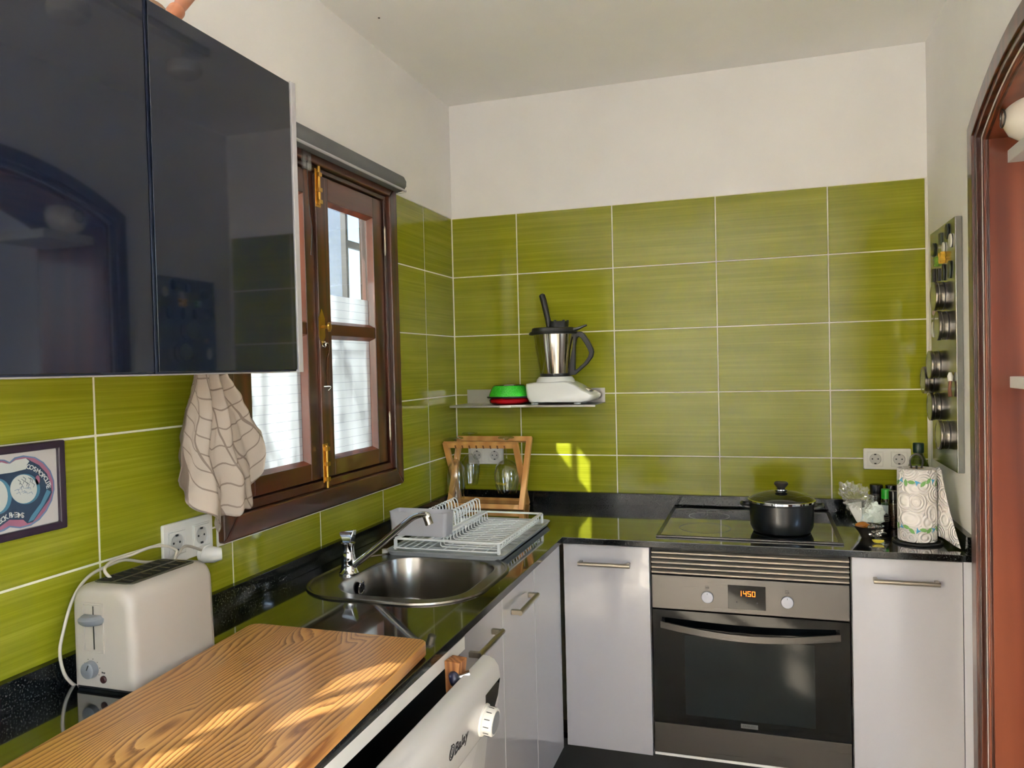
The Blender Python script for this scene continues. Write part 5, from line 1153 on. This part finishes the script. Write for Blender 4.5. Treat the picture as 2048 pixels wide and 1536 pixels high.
obj('dial_print', g, ink, kd, M=MD, smooth=False)['kind'] = 'stuff'
g = G(); g.lathe((.6095, -1.561, .742), [(.0065, 0), (.0065, .002), (.005, .004)], 20, (1, 0, 0)); obj('start_button', g, wplas, dd, M=MD)
text('lettering', 'Balay', .033, ink, dd, MD @ frame((.6100, -1.765, .752), (0, 1, 0), (0, 0, 1)), bold=.0004)
g = G(); cx_, cz_ = -1.780, .766
for r1, r0 in ((.0155, .0130), (.0105, .0085)):
    o1 = [(cx_+r1*.8*math.cos(2*math.pi*i/28), cz_+r1*math.sin(2*math.pi*i/28)) for i in range(28)]; o2 = [(cx_+r0*.8*math.cos(2*math.pi*i/28), cz_+r0*math.sin(2*math.pi*i/28)) for i in range(28)]
    g.holed(o1, [o2], 'x', .6090, .6104)
g.box(.6090, .6104, cx_-.008, cx_-.006, cz_, cz_+.017); g.box(.6090, .6104, cx_-.001, cx_+.001, cz_-.005, cz_+.006)
obj('emblem', g, ink, dd, M=MD, smooth=False)
# wedge and stopper caught in the gap
wd = thing('wooden_wedge', 'oak wedge holding the dishwasher door ajar', 'wedge', (.625, -1.59, .8))
Pw = Vector((.634, -1.612, .866)); g = G(); g.loft([[Pw+Vector((-.018, -.016, 0)), Pw+Vector((.018, -.022, 0)), Pw+Vector((.022, .014, 0)), Pw+Vector((-.014, .020, 0))], [Pw+Vector((-.016, -.014, -.12)), Pw+Vector((.001, -.018, -.12)), Pw+Vector((.004, .012, -.12)), Pw+Vector((-.012, .018, -.12))]], True, True); obj('wedge_block', g, oakm, wd, bev=.002)
kn = thing('bottle_stopper', 'dark blue round stopper on a steel stem by the oak wedge', 'stopper', (.655, -1.605, .838))
g = G(); g.lathe((.640, -1.630, .832), [(.001, -.012), (.011, -.011), (.016, -.005), (.0165, .002), (.013, .008), (.005, .011)], 24, (.75, .35, .2)); obj('knob', g, mat('navy_knob', (14, 22, 52), .3, coat=.4), kn)
g = G(); g.cyl((.648, -1.626, .834), (.668, -1.617, .839), .006, .009, 16); obj('stem', g, chrome, kn)
# ================================================================== CEILING SPOTS (seen mirrored in the cabinet doors)
cs = thing('ceiling_light', 'two-spot ceiling light seen mirrored in the blue cabinet doors', 'lamp', (1.25, -1.15, ZC))
g = G(); g.box(1.22, 1.26, -1.50, -.85, ZC-.03, ZC-.001); obj('rail', g, wplas, cs, bev=.003)
for y in (-1.40, -.95):
    g = G(); g.cyl((1.24, y, ZC-.03), (1.24, y, ZC-.09), .008, n=12); obj('arm', g, wplas, cs)
    g = G(); g.lathe((1.24, y, ZC-.085), [(.02, .01), (.052, 0), (.056, -.02), (.050, -.036), (.035, -.045), (.001, -.047)], 32, close=False); obj('spot_head', g, wplas, cs)
g = G(); bp = at(758, 37, z=ZC-.003); g.lathe(bp, [(.001, 0), (.0035, .001), (.0035, .002)], 10); tag(obj('ceiling_nail', g, ink), 'tiny dark nail in the ceiling above the window', 'nail')
